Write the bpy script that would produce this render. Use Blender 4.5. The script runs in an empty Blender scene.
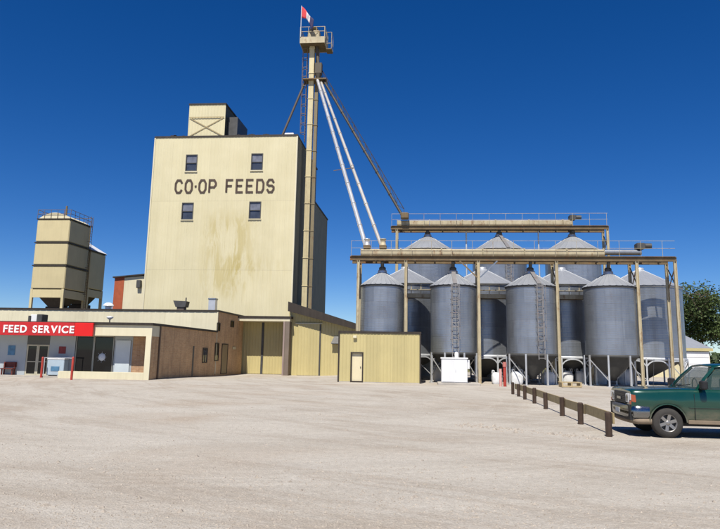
import bpy, math, random
from mathutils import Vector, Matrix
random.seed(7)
S = bpy.context.scene
COL = S.collection
R = math.radians
# ------------------------------------------------------------------ camera
FPX, PITCH, ROLL, YAW, CAMH = 657.0, .1718, .0176, .0988, 1.95
fw = Vector((-math.sin(YAW)*math.cos(PITCH), math.cos(YAW)*math.cos(PITCH), math.sin(PITCH)))
rt0 = Vector((math.cos(YAW), math.sin(YAW), 0)); up0 = rt0.cross(fw)
rt = rt0*math.cos(ROLL)+up0*math.sin(ROLL); upv = -rt0*math.sin(ROLL)+up0*math.cos(ROLL)
cd = bpy.data.cameras.new('camera'); cam = bpy.data.objects.new('camera', cd); COL.objects.link(cam)
cam.matrix_world = Matrix(((rt.x, upv.x, -fw.x, 0), (rt.y, upv.y, -fw.y, 0), (rt.z, upv.z, -fw.z, CAMH), (0, 0, 0, 1)))
cd.sensor_fit = 'HORIZONTAL'; cd.sensor_width = 36; cd.lens = 36*FPX/720
cd.shift_y = -24.5/720; cd.clip_start = .1; cd.clip_end = 9000
S.camera = cam
# ------------------------------------------------------------------ light
SUN_EL, SUN_AZ = 57, 8          # sun behind the camera, a little to the left
w = bpy.data.worlds.new('World'); S.world = w; w.use_nodes = True
nt = w.node_tree; nt.nodes.clear()
sky = nt.nodes.new('ShaderNodeTexSky'); sky.sky_type = 'NISHITA'; sky.sun_disc = False
sky.sun_elevation = R(SUN_EL); sky.sun_rotation = R(180+SUN_AZ)
sky.altitude = 2500; sky.air_density = 1.0; sky.dust_density = 0; sky.ozone_density = 5.0
hs = nt.nodes.new('ShaderNodeHueSaturation'); hs.inputs['Saturation'].default_value = 1.31; hs.inputs['Hue'].default_value = .511; hs.inputs['Value'].default_value = 1.08
bg = nt.nodes.new('ShaderNodeBackground'); bg.inputs[1].default_value = .075
ow = nt.nodes.new('ShaderNodeOutputWorld')
nt.links.new(sky.outputs[0], hs.inputs['Color']); nt.links.new(hs.outputs[0], bg.inputs[0]); nt.links.new(bg.outputs[0], ow.inputs[0])
sd = bpy.data.lights.new('sun', 'SUN'); sd.energy = 5.0; sd.angle = R(.5); sd.color = (1, .94, .83)
so = bpy.data.objects.new('sun', sd); COL.objects.link(so); so.location = (-20, -40, 60)
ld = Vector((math.sin(R(SUN_AZ))*math.cos(R(SUN_EL)), math.cos(R(SUN_AZ))*math.cos(R(SUN_EL)), -math.sin(R(SUN_EL))))
so.rotation_euler = ld.to_track_quat('-Z', 'Y').to_euler()
S.view_settings.view_transform = 'Standard'; S.view_settings.look = 'None'; S.view_settings.exposure = .32; S.view_settings.gamma = 1
S.view_settings.use_curve_mapping = False

# ------------------------------------------------------------------ photo pixel -> place
def ray(x, y): return rt*((x-360)/FPX)-upv*((y-240)/FPX)+fw
def AY(x, y, Y):
    d = ray(x, y); p = d*(Y/d.y); return Vector((p.x, Y, p.z+CAMH))
def AX(x, y, X):
    d = ray(x, y); p = d*(X/d.x); return Vector((X, p.y, p.z+CAMH))
def GZ(x, y, Z=0):
    d = ray(x, y); p = d*((Z-CAMH)/d.z); return Vector((p.x, p.y, Z))

# ------------------------------------------------------------------ materials
class NT:
    def __init__(s, m): s.t = m.node_tree
    def n(s, k, **kw):
        o = s.t.nodes.new('ShaderNode'+k)
        for a, b in kw.items(): setattr(o, a, b)
        return o
    def l(s, a, b): s.t.links.new(a, b)
    def pos(s, scale=(1, 1, 1)):
        g = s.n('NewGeometry'); m = s.n('Mapping'); m.inputs['Scale'].default_value = scale
        s.l(g.outputs['Position'], m.inputs['Vector']); return m.outputs[0]
    def noise(s, vec, scale, detail=4, rough=.55, dist=0):
        n = s.n('TexNoise'); n.inputs['Scale'].default_value = scale; n.inputs['Detail'].default_value = detail
        n.inputs['Roughness'].default_value = rough; n.inputs['Distortion'].default_value = dist
        s.l(vec, n.inputs['Vector']); return n.outputs['Fac']
    def ramp(s, fac, stops):
        r = s.n('ValToRGB'); e = r.color_ramp.elements
        for i, (p, c) in enumerate(stops):
            q = e[i] if i < 2 else e.new(p)
            q.position = p; q.color = (c, c, c, 1) if isinstance(c, (int, float)) else (*c, 1)
        s.l(fac, r.inputs[0]); return r.outputs[0]
    def mix(s, fac, a, b, mode='MIX'):
        m = s.n('Mix', data_type='RGBA', blend_type=mode)
        for v, i in ((fac, 0), (a, 6), (b, 7)):
            if hasattr(v, 'links'): s.l(v, m.inputs[i])
            elif i == 0: m.inputs[0].default_value = v
            else: m.inputs[i].default_value = (*v, 1)
        return m.outputs[2]
    def math(s, op, a, b=0.0):
        m = s.n('Math', operation=op)
        for v, i in ((a, 0), (b, 1)):
            if hasattr(v, 'links'): s.l(v, m.inputs[i])
            else: m.inputs[i].default_value = v
        return m.outputs[0]
    def bump(s, h, strength=.3, dist=.02):
        b = s.n('Bump'); b.inputs['Strength'].default_value = strength; b.inputs['Distance'].default_value = dist
        s.l(h, b.inputs['Height']); return b.outputs[0]
MATS = {}
def mat(name, col, rough=.6, metal=0., var=.18, vs=.7, streak=0., scol=(.25, .2, .13), rust=0., bump=.15, bscale=30, rnd=.06, spec=.4, coat=0.):
    """weathered surface: patchy tone, vertical dirt streaks, rust spots, fine grain"""
    if name in MATS: return MATS[name]
    m = bpy.data.materials.new(name); m.use_nodes = True; N = NT(m)
    p = m.node_tree.nodes['Principled BSDF']
    v = N.noise(N.pos(), vs, 6, .6)
    d = tuple(max(0, c*(1-var)) for c in col); u = tuple(min(1, c*(1+var*.7)) for c in col)
    c = N.ramp(v, [(.25, d), (.75, u)])
    if streak:
        sv = N.noise(N.pos((3.2, 3.2, .16)), 1.3, 5, .6)
        c = N.mix(N.math('MULTIPLY', N.ramp(sv, [(.48, 0), (.75, 1)]), streak), c, scol)
    if rust:
        rv = N.noise(N.pos((1, 1, .45)), 2.3, 8, .7)
        c = N.mix(N.math('MULTIPLY', N.ramp(rv, [(.55, 0), (.68, 1)]), rust), c, (.20, .085, .03))
    if rnd:
        oi = N.n('ObjectInfo'); k = N.math('ADD', N.math('MULTIPLY', oi.outputs['Random'], 2*rnd), 1-rnd)
        h = N.n('HueSaturation'); N.l(k, h.inputs['Value']); N.l(c, h.inputs['Color']); c = h.outputs[0]
    N.l(c, p.inputs['Base Color'])
    g = N.noise(N.pos(), bscale, 3, .6)
    N.l(N.ramp(g, [(.2, max(.03, rough-.1)), (.8, min(1, rough+.1))]), p.inputs['Roughness'])
    p.inputs['Metallic'].default_value = metal; p.inputs['Specular IOR Level'].default_value = spec
    p.inputs['Coat Weight'].default_value = coat
    if bump: N.l(N.bump(g, bump, .01), p.inputs['Normal'])
    MATS[name] = m; return m
def glass(name, col, rough=.04, alpha=1.):
    m = bpy.data.materials.new(name); m.use_nodes = True; N = NT(m); p = m.node_tree.nodes['Principled BSDF']
    c = N.ramp(N.noise(N.pos(), 1.7, 3), [(.3, tuple(x*.75 for x in col)), (.7, tuple(min(1, x*1.25) for x in col))])
    N.l(c, p.inputs['Base Color'])
    p.inputs['Roughness'].default_value = rough; p.inputs['Specular IOR Level'].default_value = .45
    p.inputs['Alpha'].default_value = alpha
    return m
CREAM = mat('cream_paint', (.62, .56, .37), .55, streak=.16, scol=(.42, .36, .17), var=.07, bump=.05)
YEL = mat('yellow_paint', (.49, .42, .205), .5, streak=.14, scol=(.40, .33, .15), var=.07, bump=.05)
CREAM2 = mat('pale_cream_paint', (.66, .61, .44), .55, streak=.2, scol=(.4, .34, .2), var=.08)
TRIM = mat('brown_trim', (.034, .026, .02), .6, var=.3, streak=.2, scol=(.12, .1, .08))
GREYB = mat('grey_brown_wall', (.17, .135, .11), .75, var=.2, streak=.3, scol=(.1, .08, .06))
GALV = mat('galvanised_steel', (.32, .345, .38), .36, .7, var=.20, vs=.6, streak=.5, scol=(.21, .22, .235), rust=.12, bump=.06, rnd=.09)
GALVR = mat('galvanised_roof', (.40, .42, .45), .45, .5, var=.10, vs=1.2, streak=.1, scol=(.42, .43, .44), bump=.06)
GALVP = mat('galvanised_pipe', (.62, .63, .64), .4, .55, var=.15, vs=2)
STEELD = mat('dark_steel', (.085, .085, .085), .55, .3, var=.3, vs=2)
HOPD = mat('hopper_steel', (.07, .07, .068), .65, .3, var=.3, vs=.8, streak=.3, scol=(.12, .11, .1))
BEIGE = mat('beige_steel', (.47, .41, .28), .6, .1, var=.2, vs=1.5, streak=.35, scol=(.24, .17, .09), rust=.7)
OLIVE = mat('rusty_beam', (.17, .125, .07), .7, .1, var=.3, vs=1.8, streak=.4, scol=(.09, .055, .03), rust=.8)
WHITE = mat('white_paint', (.74, .75, .76), .4, var=.06, streak=.12, scol=(.5, .48, .44))
WHITEB = mat('white_bag', (.68, .69, .70), .7, var=.18, vs=3, bump=.5, bscale=9)
PALEW = mat('pale_leg_paint', (.55, .57, .60), .5, .3, var=.15, vs=3)
CONC = mat('concrete', (.40, .37, .33), .9, var=.22, vs=1.4, bump=.3, bscale=14)
WOODD = mat('creosote_wood', (.055, .035, .025), .85, var=.35, vs=7, bump=.5, bscale=25)
PLANK = mat('weathered_plank', (.30, .235, .125), .85, var=.28, vs=5, bump=.5, bscale=25, rnd=.15)
RED = mat('red_sign', (.47, .02, .022), .45, var=.15, streak=.25, scol=(.30, .04, .035), bump=.03)
REDB = mat('bright_red_sign', (.62, .014, .012), .4, var=.06, bump=.03)
REDP = mat('red_post', (.42, .05, .035), .5, var=.25, vs=4)
LETW = mat('white_letter', (.85, .80, .80), .5, var=.04)
LETB = mat('brown_letter', (.07, .045, .033), .6, var=.2, vs=2)
ROOFG = mat('roof_gravel', (.20, .19, .17), .95, var=.2)
STOREW = mat('grey_blue_wall', (.36, .40, .43), .7, var=.08)
DOORC = mat('cream_door', (.70, .62, .42), .5, var=.1)
BLUEP = mat('blue_poster', (.08, .20, .34), .5, var=.4, vs=4)
REDPOST = mat('red_poster', (.22, .03, .03), .5, var=.3, vs=4)
BENCH = mat('red_brown_bench', (.14, .03, .02), .6, var=.3)
ORANGE = mat('orange_brick_paint', (.36, .085, .035), .8, var=.2, vs=2)
PALLET = mat('pallet_wood', (.42, .33, .19), .85, var=.25, vs=6)
GLU = glass('painted_reflection_glass', (.17, .18, .22), .15); GLD = glass('dark_glass', (.004, .005, .007), .03); GLB = glass('window_glass', (.05, .06, .085))  # first glass, for upper panes: blue-grey reflection painted into its colour
def brick_mat(name, axis, cols, mortar):
    m = bpy.data.materials.new(name); m.use_nodes = True; N = NT(m); p = m.node_tree.nodes['Principled BSDF']
    g = N.n('NewGeometry'); sx = N.n('SeparateXYZ'); N.l(g.outputs['Position'], sx.inputs[0]); cx = N.n('CombineXYZ')
    N.l(sx.outputs[axis], cx.inputs[0]); N.l(sx.outputs[2], cx.inputs[1])
    b = N.n('TexBrick'); N.l(cx.outputs[0], b.inputs['Vector']); b.inputs['Scale'].default_value = 1
    b.inputs['Brick Width'].default_value = .24; b.inputs['Row Height'].default_value = .085; b.inputs['Mortar Size'].default_value = .008
    b.inputs['Color1'].default_value = (*cols[0], 1); b.inputs['Color2'].default_value = (*cols[1], 1); b.inputs['Mortar'].default_value = (*mortar, 1)
    v = N.noise(N.pos(), .8, 5); st = N.noise(N.pos((2.5, 2.5, .2)), 1.2, 4)
    c = N.mix(.6, b.outputs['Color'], N.ramp(v, [(.25, (.55, .5, .48)), (.75, (1.15, 1.1, 1.05))]), 'MULTIPLY')
    c = N.mix(N.math('MULTIPLY', N.ramp(st, [(.5, 0), (.75, 1)]), .35), c, (.06, .045, .035))
    N.l(c, p.inputs['Base Color']); p.inputs['Roughness'].default_value = .85
    N.l(N.bump(N.math('SUBTRACT', 1, b.outputs['Fac']), .5, .008), p.inputs['Normal'])
    return m
BRICK = brick_mat('brown_brick', 1, ((.52, .31, .15), (.62, .40, .21)), (.56, .44, .28))
BRICKF = brick_mat('tan_brick', 0, ((.40, .23, .12), (.48, .30, .17)), (.42, .34, .25))

def elevator_paint():
    m = bpy.data.materials.new('stained_cream_siding'); m.use_nodes = True; N = NT(m); p = m.node_tree.nodes['Principled BSDF']
    c = N.ramp(N.noise(N.pos(), .35, 6, .6), [(.3, (.585, .53, .34)), (.7, (.645, .59, .395))])
    s = N.noise(N.pos((2.6, 2.6, .10)), 1.1, 5)
    c = N.mix(N.math('MULTIPLY', N.ramp(s, [(.5, 0), (.8, 1)]), .12), c, (.48, .40, .18))
    # a run of old yellow staining down the middle of the wall, under the lettering
    g = N.n('NewGeometry'); sx = N.n('SeparateXYZ'); N.l(g.outputs['Position'], sx.inputs[0])
    def band(v, c0, h, soft):
        d = N.math('ABSOLUTE', N.math('SUBTRACT', v, c0))
        return N.math('MINIMUM', N.math('MAXIMUM', N.math('DIVIDE', N.math('SUBTRACT', h, d), soft), 0), 1)
    a = N.math('MULTIPLY', band(sx.outputs[0], -20.4, 3.4, 2.0), band(sx.outputs[2], 11.8, 5.2, 2.0))
    nz = N.ramp(N.noise(N.pos((1.5, 1.5, .36)), .75, 7, .66, .5), [(.43, 0), (.56, 1)])
    a2 = N.math('MULTIPLY', band(sx.outputs[0], -17.2, 3.4, 1.5), band(sx.outputs[2], 10.6, 1.6, 1.2))
    c = N.mix(N.math('MULTIPLY', N.math('MULTIPLY', N.math('ADD', a, N.math('MULTIPLY', a2, .6)), nz), .52), c, (.43, .345, .11))
    oi = N.n('ObjectInfo'); h = N.n('HueSaturation'); N.l(N.math('ADD', N.math('MULTIPLY', oi.outputs['Random'], .05), .975), h.inputs['Value'])
    N.l(c, h.inputs['Color']); N.l(h.outputs[0], p.inputs['Base Color'])
    p.inputs['Roughness'].default_value = .6; p.inputs['Specular IOR Level'].default_value = .3
    return m
ELEV = elevator_paint()

# ------------------------------------------------------------------ mesh builder
class MB:
    def __init__(s): s.v = []; s.f = []; s.sm = []
    def add(s, vs, fs, smooth=False):
        k = len(s.v); s.v += [tuple(a) for a in vs]; s.f += [tuple(i+k for i in q) for q in fs]; s.sm += [smooth]*len(fs); return s
    def box(s, x0, x1, y0, y1, z0, z1):
        return s.add([(x0, y0, z0), (x1, y0, z0), (x1, y1, z0), (x0, y1, z0), (x0, y0, z1), (x1, y0, z1), (x1, y1, z1), (x0, y1, z1)],
                     [(3, 2, 1, 0), (4, 5, 6, 7), (0, 1, 5, 4), (1, 2, 6, 5), (2, 3, 7, 6), (3, 0, 4, 7)])
    def bbox(s, x0, x1, y0, y1, z0, z1, b=.02):
        """box with chamfered edges (8-gon loft both ways)"""
        def ring(z, i): return [(x0+b+i, y0+i, z), (x1-b-i, y0+i, z), (x1-i, y0+b+i, z), (x1-i, y1-b-i, z), (x1-b-i, y1-i, z), (x0+b+i, y1-i, z), (x0+i, y1-b-i, z), (x0+i, y0+b+i, z)]
        rs = [ring(z0, b), ring(z0+b, 0), ring(z1-b, 0), ring(z1, b)]
        vs = sum(rs, []); fs = [tuple(range(7, -1, -1)), tuple(range(24, 32))]
        for r in range(3):
            for i in range(8): j = (i+1) % 8; fs.append((r*8+i, r*8+j, r*8+8+j, r*8+8+i))
        return s.add(vs, fs)
    def prism(s, pts, off):
        """polygon pts (3d, ccw seen against off direction) extruded by vector off"""
        n = len(pts); a = [Vector(p) for p in pts]; b = [p+Vector(off) for p in a]
        fs = [tuple(range(n-1, -1, -1)), tuple(range(n, 2*n))]+[(i, (i+1) % n, n+(i+1) % n, n+i) for i in range(n)]
        return s.add(a+b, fs)
    def beam(s, p, q, w_, h, up=(0, 0, 1)):
        p = Vector(p); q = Vector(q); d = (q-p).normalized(); u = Vector(up)
        if abs(d.dot(u)) > .98: u = Vector((0, 1, 0))
        a = d.cross(u).normalized()*w_/2; b = a.cross(d).normalized()*h/2
        vs = [p-a-b, p+a-b, p+a+b, p-a+b, q-a-b, q+a-b, q+a+b, q-a+b]
        return s.add(vs, [(3, 2, 1, 0), (4, 5, 6, 7), (0, 1, 5, 4), (1, 2, 6, 5), (2, 3, 7, 6), (3, 0, 4, 7)])
    def tube(s, p, q, r, n=10, r2=None, cap=True):
        p = Vector(p); q = Vector(q); d = (q-p).normalized(); u = Vector((0, 0, 1)) if abs(d.z) < .95 else Vector((0, 1, 0))
        a = d.cross(u).normalized(); b = a.cross(d); r2 = r if r2 is None else r2
        vs = []
        for c, rr in ((p, r), (q, r2)):
            for i in range(n): t = 2*math.pi*i/n; vs.append(c+(a*math.cos(t)+b*math.sin(t))*rr)
        s.add(vs, [(i, (i+1) % n, n+(i+1) % n, n+i) for i in range(n)], True)
        if cap: s.add(vs[:n], [tuple(range(n-1, -1, -1))]); s.add(vs[n:], [tuple(range(n))])
        return s
    def poly(s, pts, r, n=8):
        for a, b in zip(pts[:-1], pts[1:]): s.tube(a, b, r, n)
        return s
    def lathe(s, prof, c=(0, 0, 0), n=32, axis='Z', smooth=True):
        """prof: list of (radius, height)"""
        vs = []; cx, cy, cz = c
        for r, h in prof:
            for i in range(n):
                t = 2*math.pi*i/n; x, y = r*math.cos(t), r*math.sin(t)
                vs.append((cx+x, cy+y, cz+h) if axis == 'Z' else (cx+x, cy-h, cz+y) if axis == 'Y' else (cx+h, cy+x, cz+y))
        fs = []
        for k in range(len(prof)-1):
            for i in range(n):
                j = (i+1) % n; fs.append((k*n+i, k*n+j, k*n+n+j, k*n+n+i))
        return s.add(vs, fs, smooth)
    def build(s, name, m, parent=None, bevel=0.):
        me = bpy.data.meshes.new(name)
        o = bpy.data.objects.new(name, me); COL.objects.link(o)
        off = Vector((0, 0, 0))
        if parent is not None:
            q = parent
            while q is not None: off += q.location; q = q.parent
            o.parent = parent; base = Vector((0, 0, 0))
        else:
            lo = [min(a[i] for a in s.v) for i in range(3)]; hi = [max(a[i] for a in s.v) for i in range(3)]
            off = Vector(((lo[0]+hi[0])/2, (lo[1]+hi[1])/2, lo[2])); o.location = off
        me.from_pydata([(a[0]-off.x, a[1]-off.y, a[2]-off.z) for a in s.v], [], s.f)
        me.polygons.foreach_set('use_smooth', s.sm); me.materials.append(m); me.update()
        if bevel:
            b = o.modifiers.new('bevel', 'BEVEL'); b.width = bevel; b.segments = 2; b.limit_method = 'ANGLE'
        return o
def tag(o, label=None, cat=None, group=None, kind=None):
    if label: o['label'] = label
    if cat: o['category'] = cat
    if group: o['group'] = group
    if kind: o['kind'] = kind
    return o
def thing(name, loc, label, cat, group=None):
    o = bpy.data.objects.new(name, None); COL.objects.link(o); o.location = loc; o.empty_display_size = .3
    return tag(o, label, cat, group)

# siding: corrugated sheets laid on a vertical wall, with holes cut for openings
def siding(parent, o, u, n, width, z0, z1, m, pw=1.0, courses=(), holes=(), rib=.25, depth=.025, top=None, name='siding_panel'):
    """o: wall corner (x,y); u: unit vector along the wall; n: outward normal; holes: (u0,u1,z0,z1); top(u): height limit"""
    zs = [z0]+[c for c in courses if z0 < c < z1]+[z1]
    np_ = max(1, round(width/pw)); pw = width/np_
    for ci in range(len(zs)-1):
        for pi in range(np_):
            rects = [(pi*pw+.0015, (pi+1)*pw-.0015, zs[ci]+.004, zs[ci+1]-.004)]
            for h in holes:
                nr = []
                for r in rects:
                    if h[0] >= r[1] or h[1] <= r[0] or h[2] >= r[3] or h[3] <= r[2]: nr.append(r); continue
                    if h[3] < r[3]: nr.append((r[0], r[1], h[3], r[3]))
                    if h[2] > r[2]: nr.append((r[0], r[1], r[2], h[2]))
                    if h[0] > r[0]: nr.append((r[0], h[0], max(r[2], h[2]), min(r[3], h[3])))
                    if h[1] < r[1]: nr.append((h[1], r[1], max(r[2], h[2]), min(r[3], h[3])))
                rects = nr
            mb = MB()
            for r in rects:
                us = {round(r[0], 4): None, round(r[1], 4): None}
                k = math.floor(r[0]/rib)
                while k*rib < r[1]:
                    for f_ in (0, .12, .24, .36):
                        q = (k+f_)*rib
                        if r[0] < q < r[1]: us[round(q, 4)] = None
                    k += 1
                us = sorted(us); vs = []
                for q in us:
                    ph = (q/rib) % 1
                    d = depth if .11 < ph < .25 else 0
                    d += .004*(ci % 2)+.003*(pi % 2)
                    zt = min(r[3], top(q)) if top else r[3]
                    if zt <= r[2]: zt = r[2]+.001
                    for z in (r[2], zt): vs.append((o[0]+u[0]*q+n[0]*d, o[1]+u[1]*q+n[1]*d, z))
                k = len(us)
                mb.add(vs, [(2*i, 2*i+2, 2*i+3, 2*i+1) for i in range(k-1)])
            if mb.v and (top is None or max(a[2] for a in mb.v) > zs[ci]+.05): mb.build(name, m, parent)
def rect_frame(mb, x0, x1, z0, z1, y0, y1, t):
    mb.box(x0, x0+t, y0, y1, z0, z1); mb.box(x1-t, x1, y0, y1, z0, z1)
    mb.box(x0+t, x1-t, y0, y1, z0, z0+t); mb.box(x0+t, x1-t, y0, y1, z1-t, z1); return mb
def rect_frame_x(mb, y0, y1, z0, z1, x0, x1, t):
    mb.box(x0, x1, y0, y0+t, z0, z1); mb.box(x0, x1, y1-t, y1, z0, z1)
    mb.box(x0, x1, y0+t, y1-t, z0, z0+t); mb.box(x0, x1, y0+t, y1-t, z1-t, z1); return mb

# ------------------------------------------------------------------ ground
def gz(x, y):
    """the yard is flat with a slight fall towards the loading bay"""
    a = min(1, max(0, (y-46)/14)); b = min(1, max(0, (-5.-x)/6.))
    return -.22*a*a*(3-2*a)*b*b*(3-2*b)
_rn = random.Random(3); GPH = [(_rn.uniform(.1, .5), _rn.uniform(.1, .6), _rn.uniform(0, 6)) for _ in range(8)]
def gund(x, y): return .010*sum(math.sin(a*x+b*y+c) for a, b, c in GPH)/2 if 3 < y < 42 and abs(x) < 40 else 0
def ground():
    xs = [-4000, -1500, -500, -200, -110]+[-80+2.5*i for i in range(65)]+[110, 200, 500, 1500, 4000]
    ys = [-3000, -800, -200, -60]+[-20+1.5*i for i in range(80)]+[110, 150, 250, 500, 1200, 2500, 5000]
    vs = []
    for y in ys:
        for x in xs:
            z = gz(x, y)
            z += gund(x, y)
            vs.append((x, y, z))
    nx = len(xs)
    fs = [(j*nx+i, j*nx+i+1, (j+1)*nx+i+1, (j+1)*nx+i) for j in range(len(ys)-1) for i in range(nx-1)]
    m = bpy.data.materials.new('gravel_yard'); m.use_nodes = True; N = NT(m); p = m.node_tree.nodes['Principled BSDF']
    c = N.ramp(N.noise(N.pos(), .16, 7, .65, .3), [(.28, (.375, .335, .285)), (.5, (.43, .40, .355)), (.72, (.475, .45, .41))])
    # wheel tracks: turning circles of packed dirt and loose gravel round two places in the yard
    def arcs(cx_, cy_, kr, ka, seed):
        g_ = N.n('NewGeometry'); d_ = N.n('VectorMath', operation='SUBTRACT'); N.l(g_.outputs['Position'], d_.inputs[0]); d_.inputs[1].default_value = (cx_, cy_, 0)
        s_ = N.n('SeparateXYZ'); N.l(d_.outputs[0], s_.inputs[0])
        L_ = N.n('VectorMath', operation='LENGTH'); N.l(d_.outputs[0], L_.inputs[0])
        an = N.math('ARCTAN2', s_.outputs[1], s_.outputs[0]); cb = N.n('CombineXYZ')
        N.l(N.math('MULTIPLY', L_.outputs['Value'], kr), cb.inputs[0]); N.l(N.math('MULTIPLY', an, ka), cb.inputs[1]); cb.inputs[2].default_value = seed
        return N.noise(cb.outputs[0], 1.0, 5, .6, .5)
    t = arcs(-7, 30, .62, 1.3, 1.0); t2 = arcs(24, 62, .42, 3.5, 4.0); t3 = N.noise(N.pos((.10, .16, 1)), 1.0, 5, .6, .8)
    c = N.mix(N.math('MULTIPLY', N.ramp(t, [(.42, 0), (.50, 1), (.56, 0)]), .5), c, (.51, .48, .43))
    c = N.mix(N.math('MULTIPLY', N.ramp(t2, [(.50, 0), (.55, 1), (.60, 0)]), .28), c, (.27, .215, .165))
    c = N.mix(N.math('MULTIPLY', N.ramp(t2, [(.36, 0), (.42, 1), (.47, 0)]), .35), c, (.50, .47, .42))
    c = N.mix(N.math('MULTIPLY', N.ramp(t3, [(.52, 0), (.70, 1)]), .42), c, (.33, .25, .18))
    g1 = N.noise(N.pos(), 7, 6, .75); g2 = N.noise(N.pos(), 42, 4, .7)
    c = N.mix(.6, c, N.ramp(g1, [(.28, (.74, .72, .70)), (.72, (1.22, 1.22, 1.22))]), 'MULTIPLY')
    c = N.mix(.65, c, N.ramp(g2, [(.3, (.66, .64, .62)), (.7, (1.28, 1.28, 1.28))]), 'MULTIPLY')
    # dry grass beyond the yard
    gg = N.n('NewGeometry'); sx = N.n('SeparateXYZ'); N.l(gg.outputs['Position'], sx.inputs[0])
    far = N.math('MINIMUM', N.math('MAXIMUM', N.math('DIVIDE', N.math('SUBTRACT', sx.outputs[1], 78), 8), 0), 1)
    c = N.mix(far, c, N.ramp(N.noise(N.pos(), .1, 5), [(.3, (.10, .11, .045)), (.7, (.22, .19, .08))]))
    N.l(c, p.inputs['Base Color']); p.inputs['Roughness'].default_value = .95; p.inputs['Specular IOR Level'].default_value = .1
    v = N.n('TexVoronoi'); v.inputs['Scale'].default_value = 28; N.l(N.pos(), v.inputs['Vector'])
    hgt = N.math('ADD', N.math('MULTIPLY', g1, 1.6), N.math('SUBTRACT', N.math('MULTIPLY', g2, .6), N.math('MULTIPLY', v.outputs['Distance'], .5)))
    hgt = N.math('ADD', hgt, N.math('MULTIPLY', t, 1.5))
    N.l(N.bump(hgt, .7, .03), p.inputs['Normal'])
    mb = MB().add(vs, fs, True)
    o = mb.build('ground', m); tag(o, 'pale gravel yard with wheel tracks', kind='structure'); return o
ground()
def pebbles():
    rn = random.Random(11); mb = MB(); vs = []; fs = []
    for i in range(42000):
        y = 6.3+26*rn.random()**2.2; x = rn.uniform(-.62*y-1, .62*y+1)-.09*y
        s = .006+.018*rn.random()**3+(.05*rn.random() if rn.random() < .004 else 0)
        if i % 240 == 0:      # clods along the graded edge in front of the fence end
            u = rn.random(); p = GZ(455+150*u, 424.5+15*u+rn.gauss(0, 1)); x, y = p.x, p.y; s = .02+.06*rn.random()**2
        gz0 = gund(x, y); a = rn.uniform(0, 6.28); k = len(vs); ca, sa = math.cos(a), math.sin(a)
        sx, sy, sz = s*rn.uniform(.8, 1.6), s*rn.uniform(.6, 1.1), s*rn.uniform(.5, .9)
        for px, py, pz in ((1, 0, 0), (.2, 1, .1), (-1, .1, 0), (-.1, -1, .05), (.1, 0, 1)):
            px *= sx; py *= sy; vs.append((x+px*ca-py*sa, y+px*sa+py*ca, gz0-.004+pz*sz+.004*(pz > .5)))
        fs += [(k, k+1, k+4), (k+1, k+2, k+4), (k+2, k+3, k+4), (k+3, k, k+4)]
    mb.add(vs, fs)
    m = mat('pebble', (.36, .315, .265), .9, var=.5, vs=24, bump=0, rnd=0)
    o = mb.build('loose_gravel', m); tag(o, 'loose small stones strewn over the gravel yard', 'gravel', kind='stuff')
pebbles()

# ------------------------------------------------------------------ lettering from mitred strokes
def stroke_letters(parent, text, org, H, W, gap, t, m, name='letter', depth=.03, space=.5):
    """block letters standing on a wall that faces -Y; org = lower left corner"""
    c = .26
    G = {'C': [[(1, .24), (1-c, 0), (c, 0), (0, c), (0, 1-c), (c, 1), (1-c, 1), (1, .76)]],
         'O': [[(c, 0), (0, c), (0, 1-c), (c, 1), (1-c, 1), (1, 1-c), (1, c), (1-c, 0), (c, 0)]],
         'P': [[(0, 0), (0, 1), (1-c, 1), (1, 1-c*.9), (1, .45+c*.6), (1-c, .42), (.08, .42)]],
         'F': [[(0, 0), (0, 1), (1, 1)], [(.08, .52), (.85, .52)]],
         'E': [[(1, 0), (0, 0), (0, 1), (1, 1)], [(.08, .52), (.85, .52)]],
         'D': [[(0, 0), (0, 1), (1-c, 1), (1, 1-c), (1, c), (1-c, 0), (0, 0)]],
         'S': [[(0, .24), (c, 0), (1-c, 0), (1, c*.9), (1, .40), (1-c, .52), (c, .52), (0, .62), (0, 1-c*.9), (c, 1), (1-c, 1), (1, .76)]],
         '-': [[(.0, .42), (.0, .58)]]}
    x = org[0]
    for ch in text:
        if ch == ' ': x += W*space+gap; continue
        wd = t if ch == '-' else W
        mb = MB()
        for pl in G[ch]:
            pts = [Vector((x+t/2+a*(wd-t), org[2]+t/2+b*(H-t))) for a, b in pl]
            closed = (pts[0]-pts[-1]).length < 1e-6
            if closed: pts = pts[:-1]
            n = len(pts); L = []; Rr = []
            for i in range(n):
                dirs = []
                if i > 0 or closed: dirs.append((pts[i]-pts[i-1]).normalized())
                if i < n-1 or closed: dirs.append((pts[(i+1) % n]-pts[i]).normalized())
                nm = sum((Vector((-d.y, d.x)) for d in dirs), Vector((0, 0))).normalized()
                k = t/2/max(.5, nm.dot(Vector((-dirs[0].y, dirs[0].x))))
                L.append(pts[i]+nm*k); Rr.append(pts[i]-nm*k)
            vs = []
            for i in range(n):
                for y in (org[1]-depth, org[1]):
                    vs += [(L[i].x, y, L[i].y), (Rr[i].x, y, Rr[i].y)]
            fs = []
            for i in range(n if closed else n-1):
                j = (i+1) % n; a, b = 4*i, 4*j
                fs += [(a, a+1, b+1, b), (a+2, b+2, b+3, a+3), (a, b, b+2, a+2), (a+1, a+3, b+3, b+1)]
            mb.add(vs, fs)
        mb.build(name, m, parent); x += wd+gap
    return x

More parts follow.
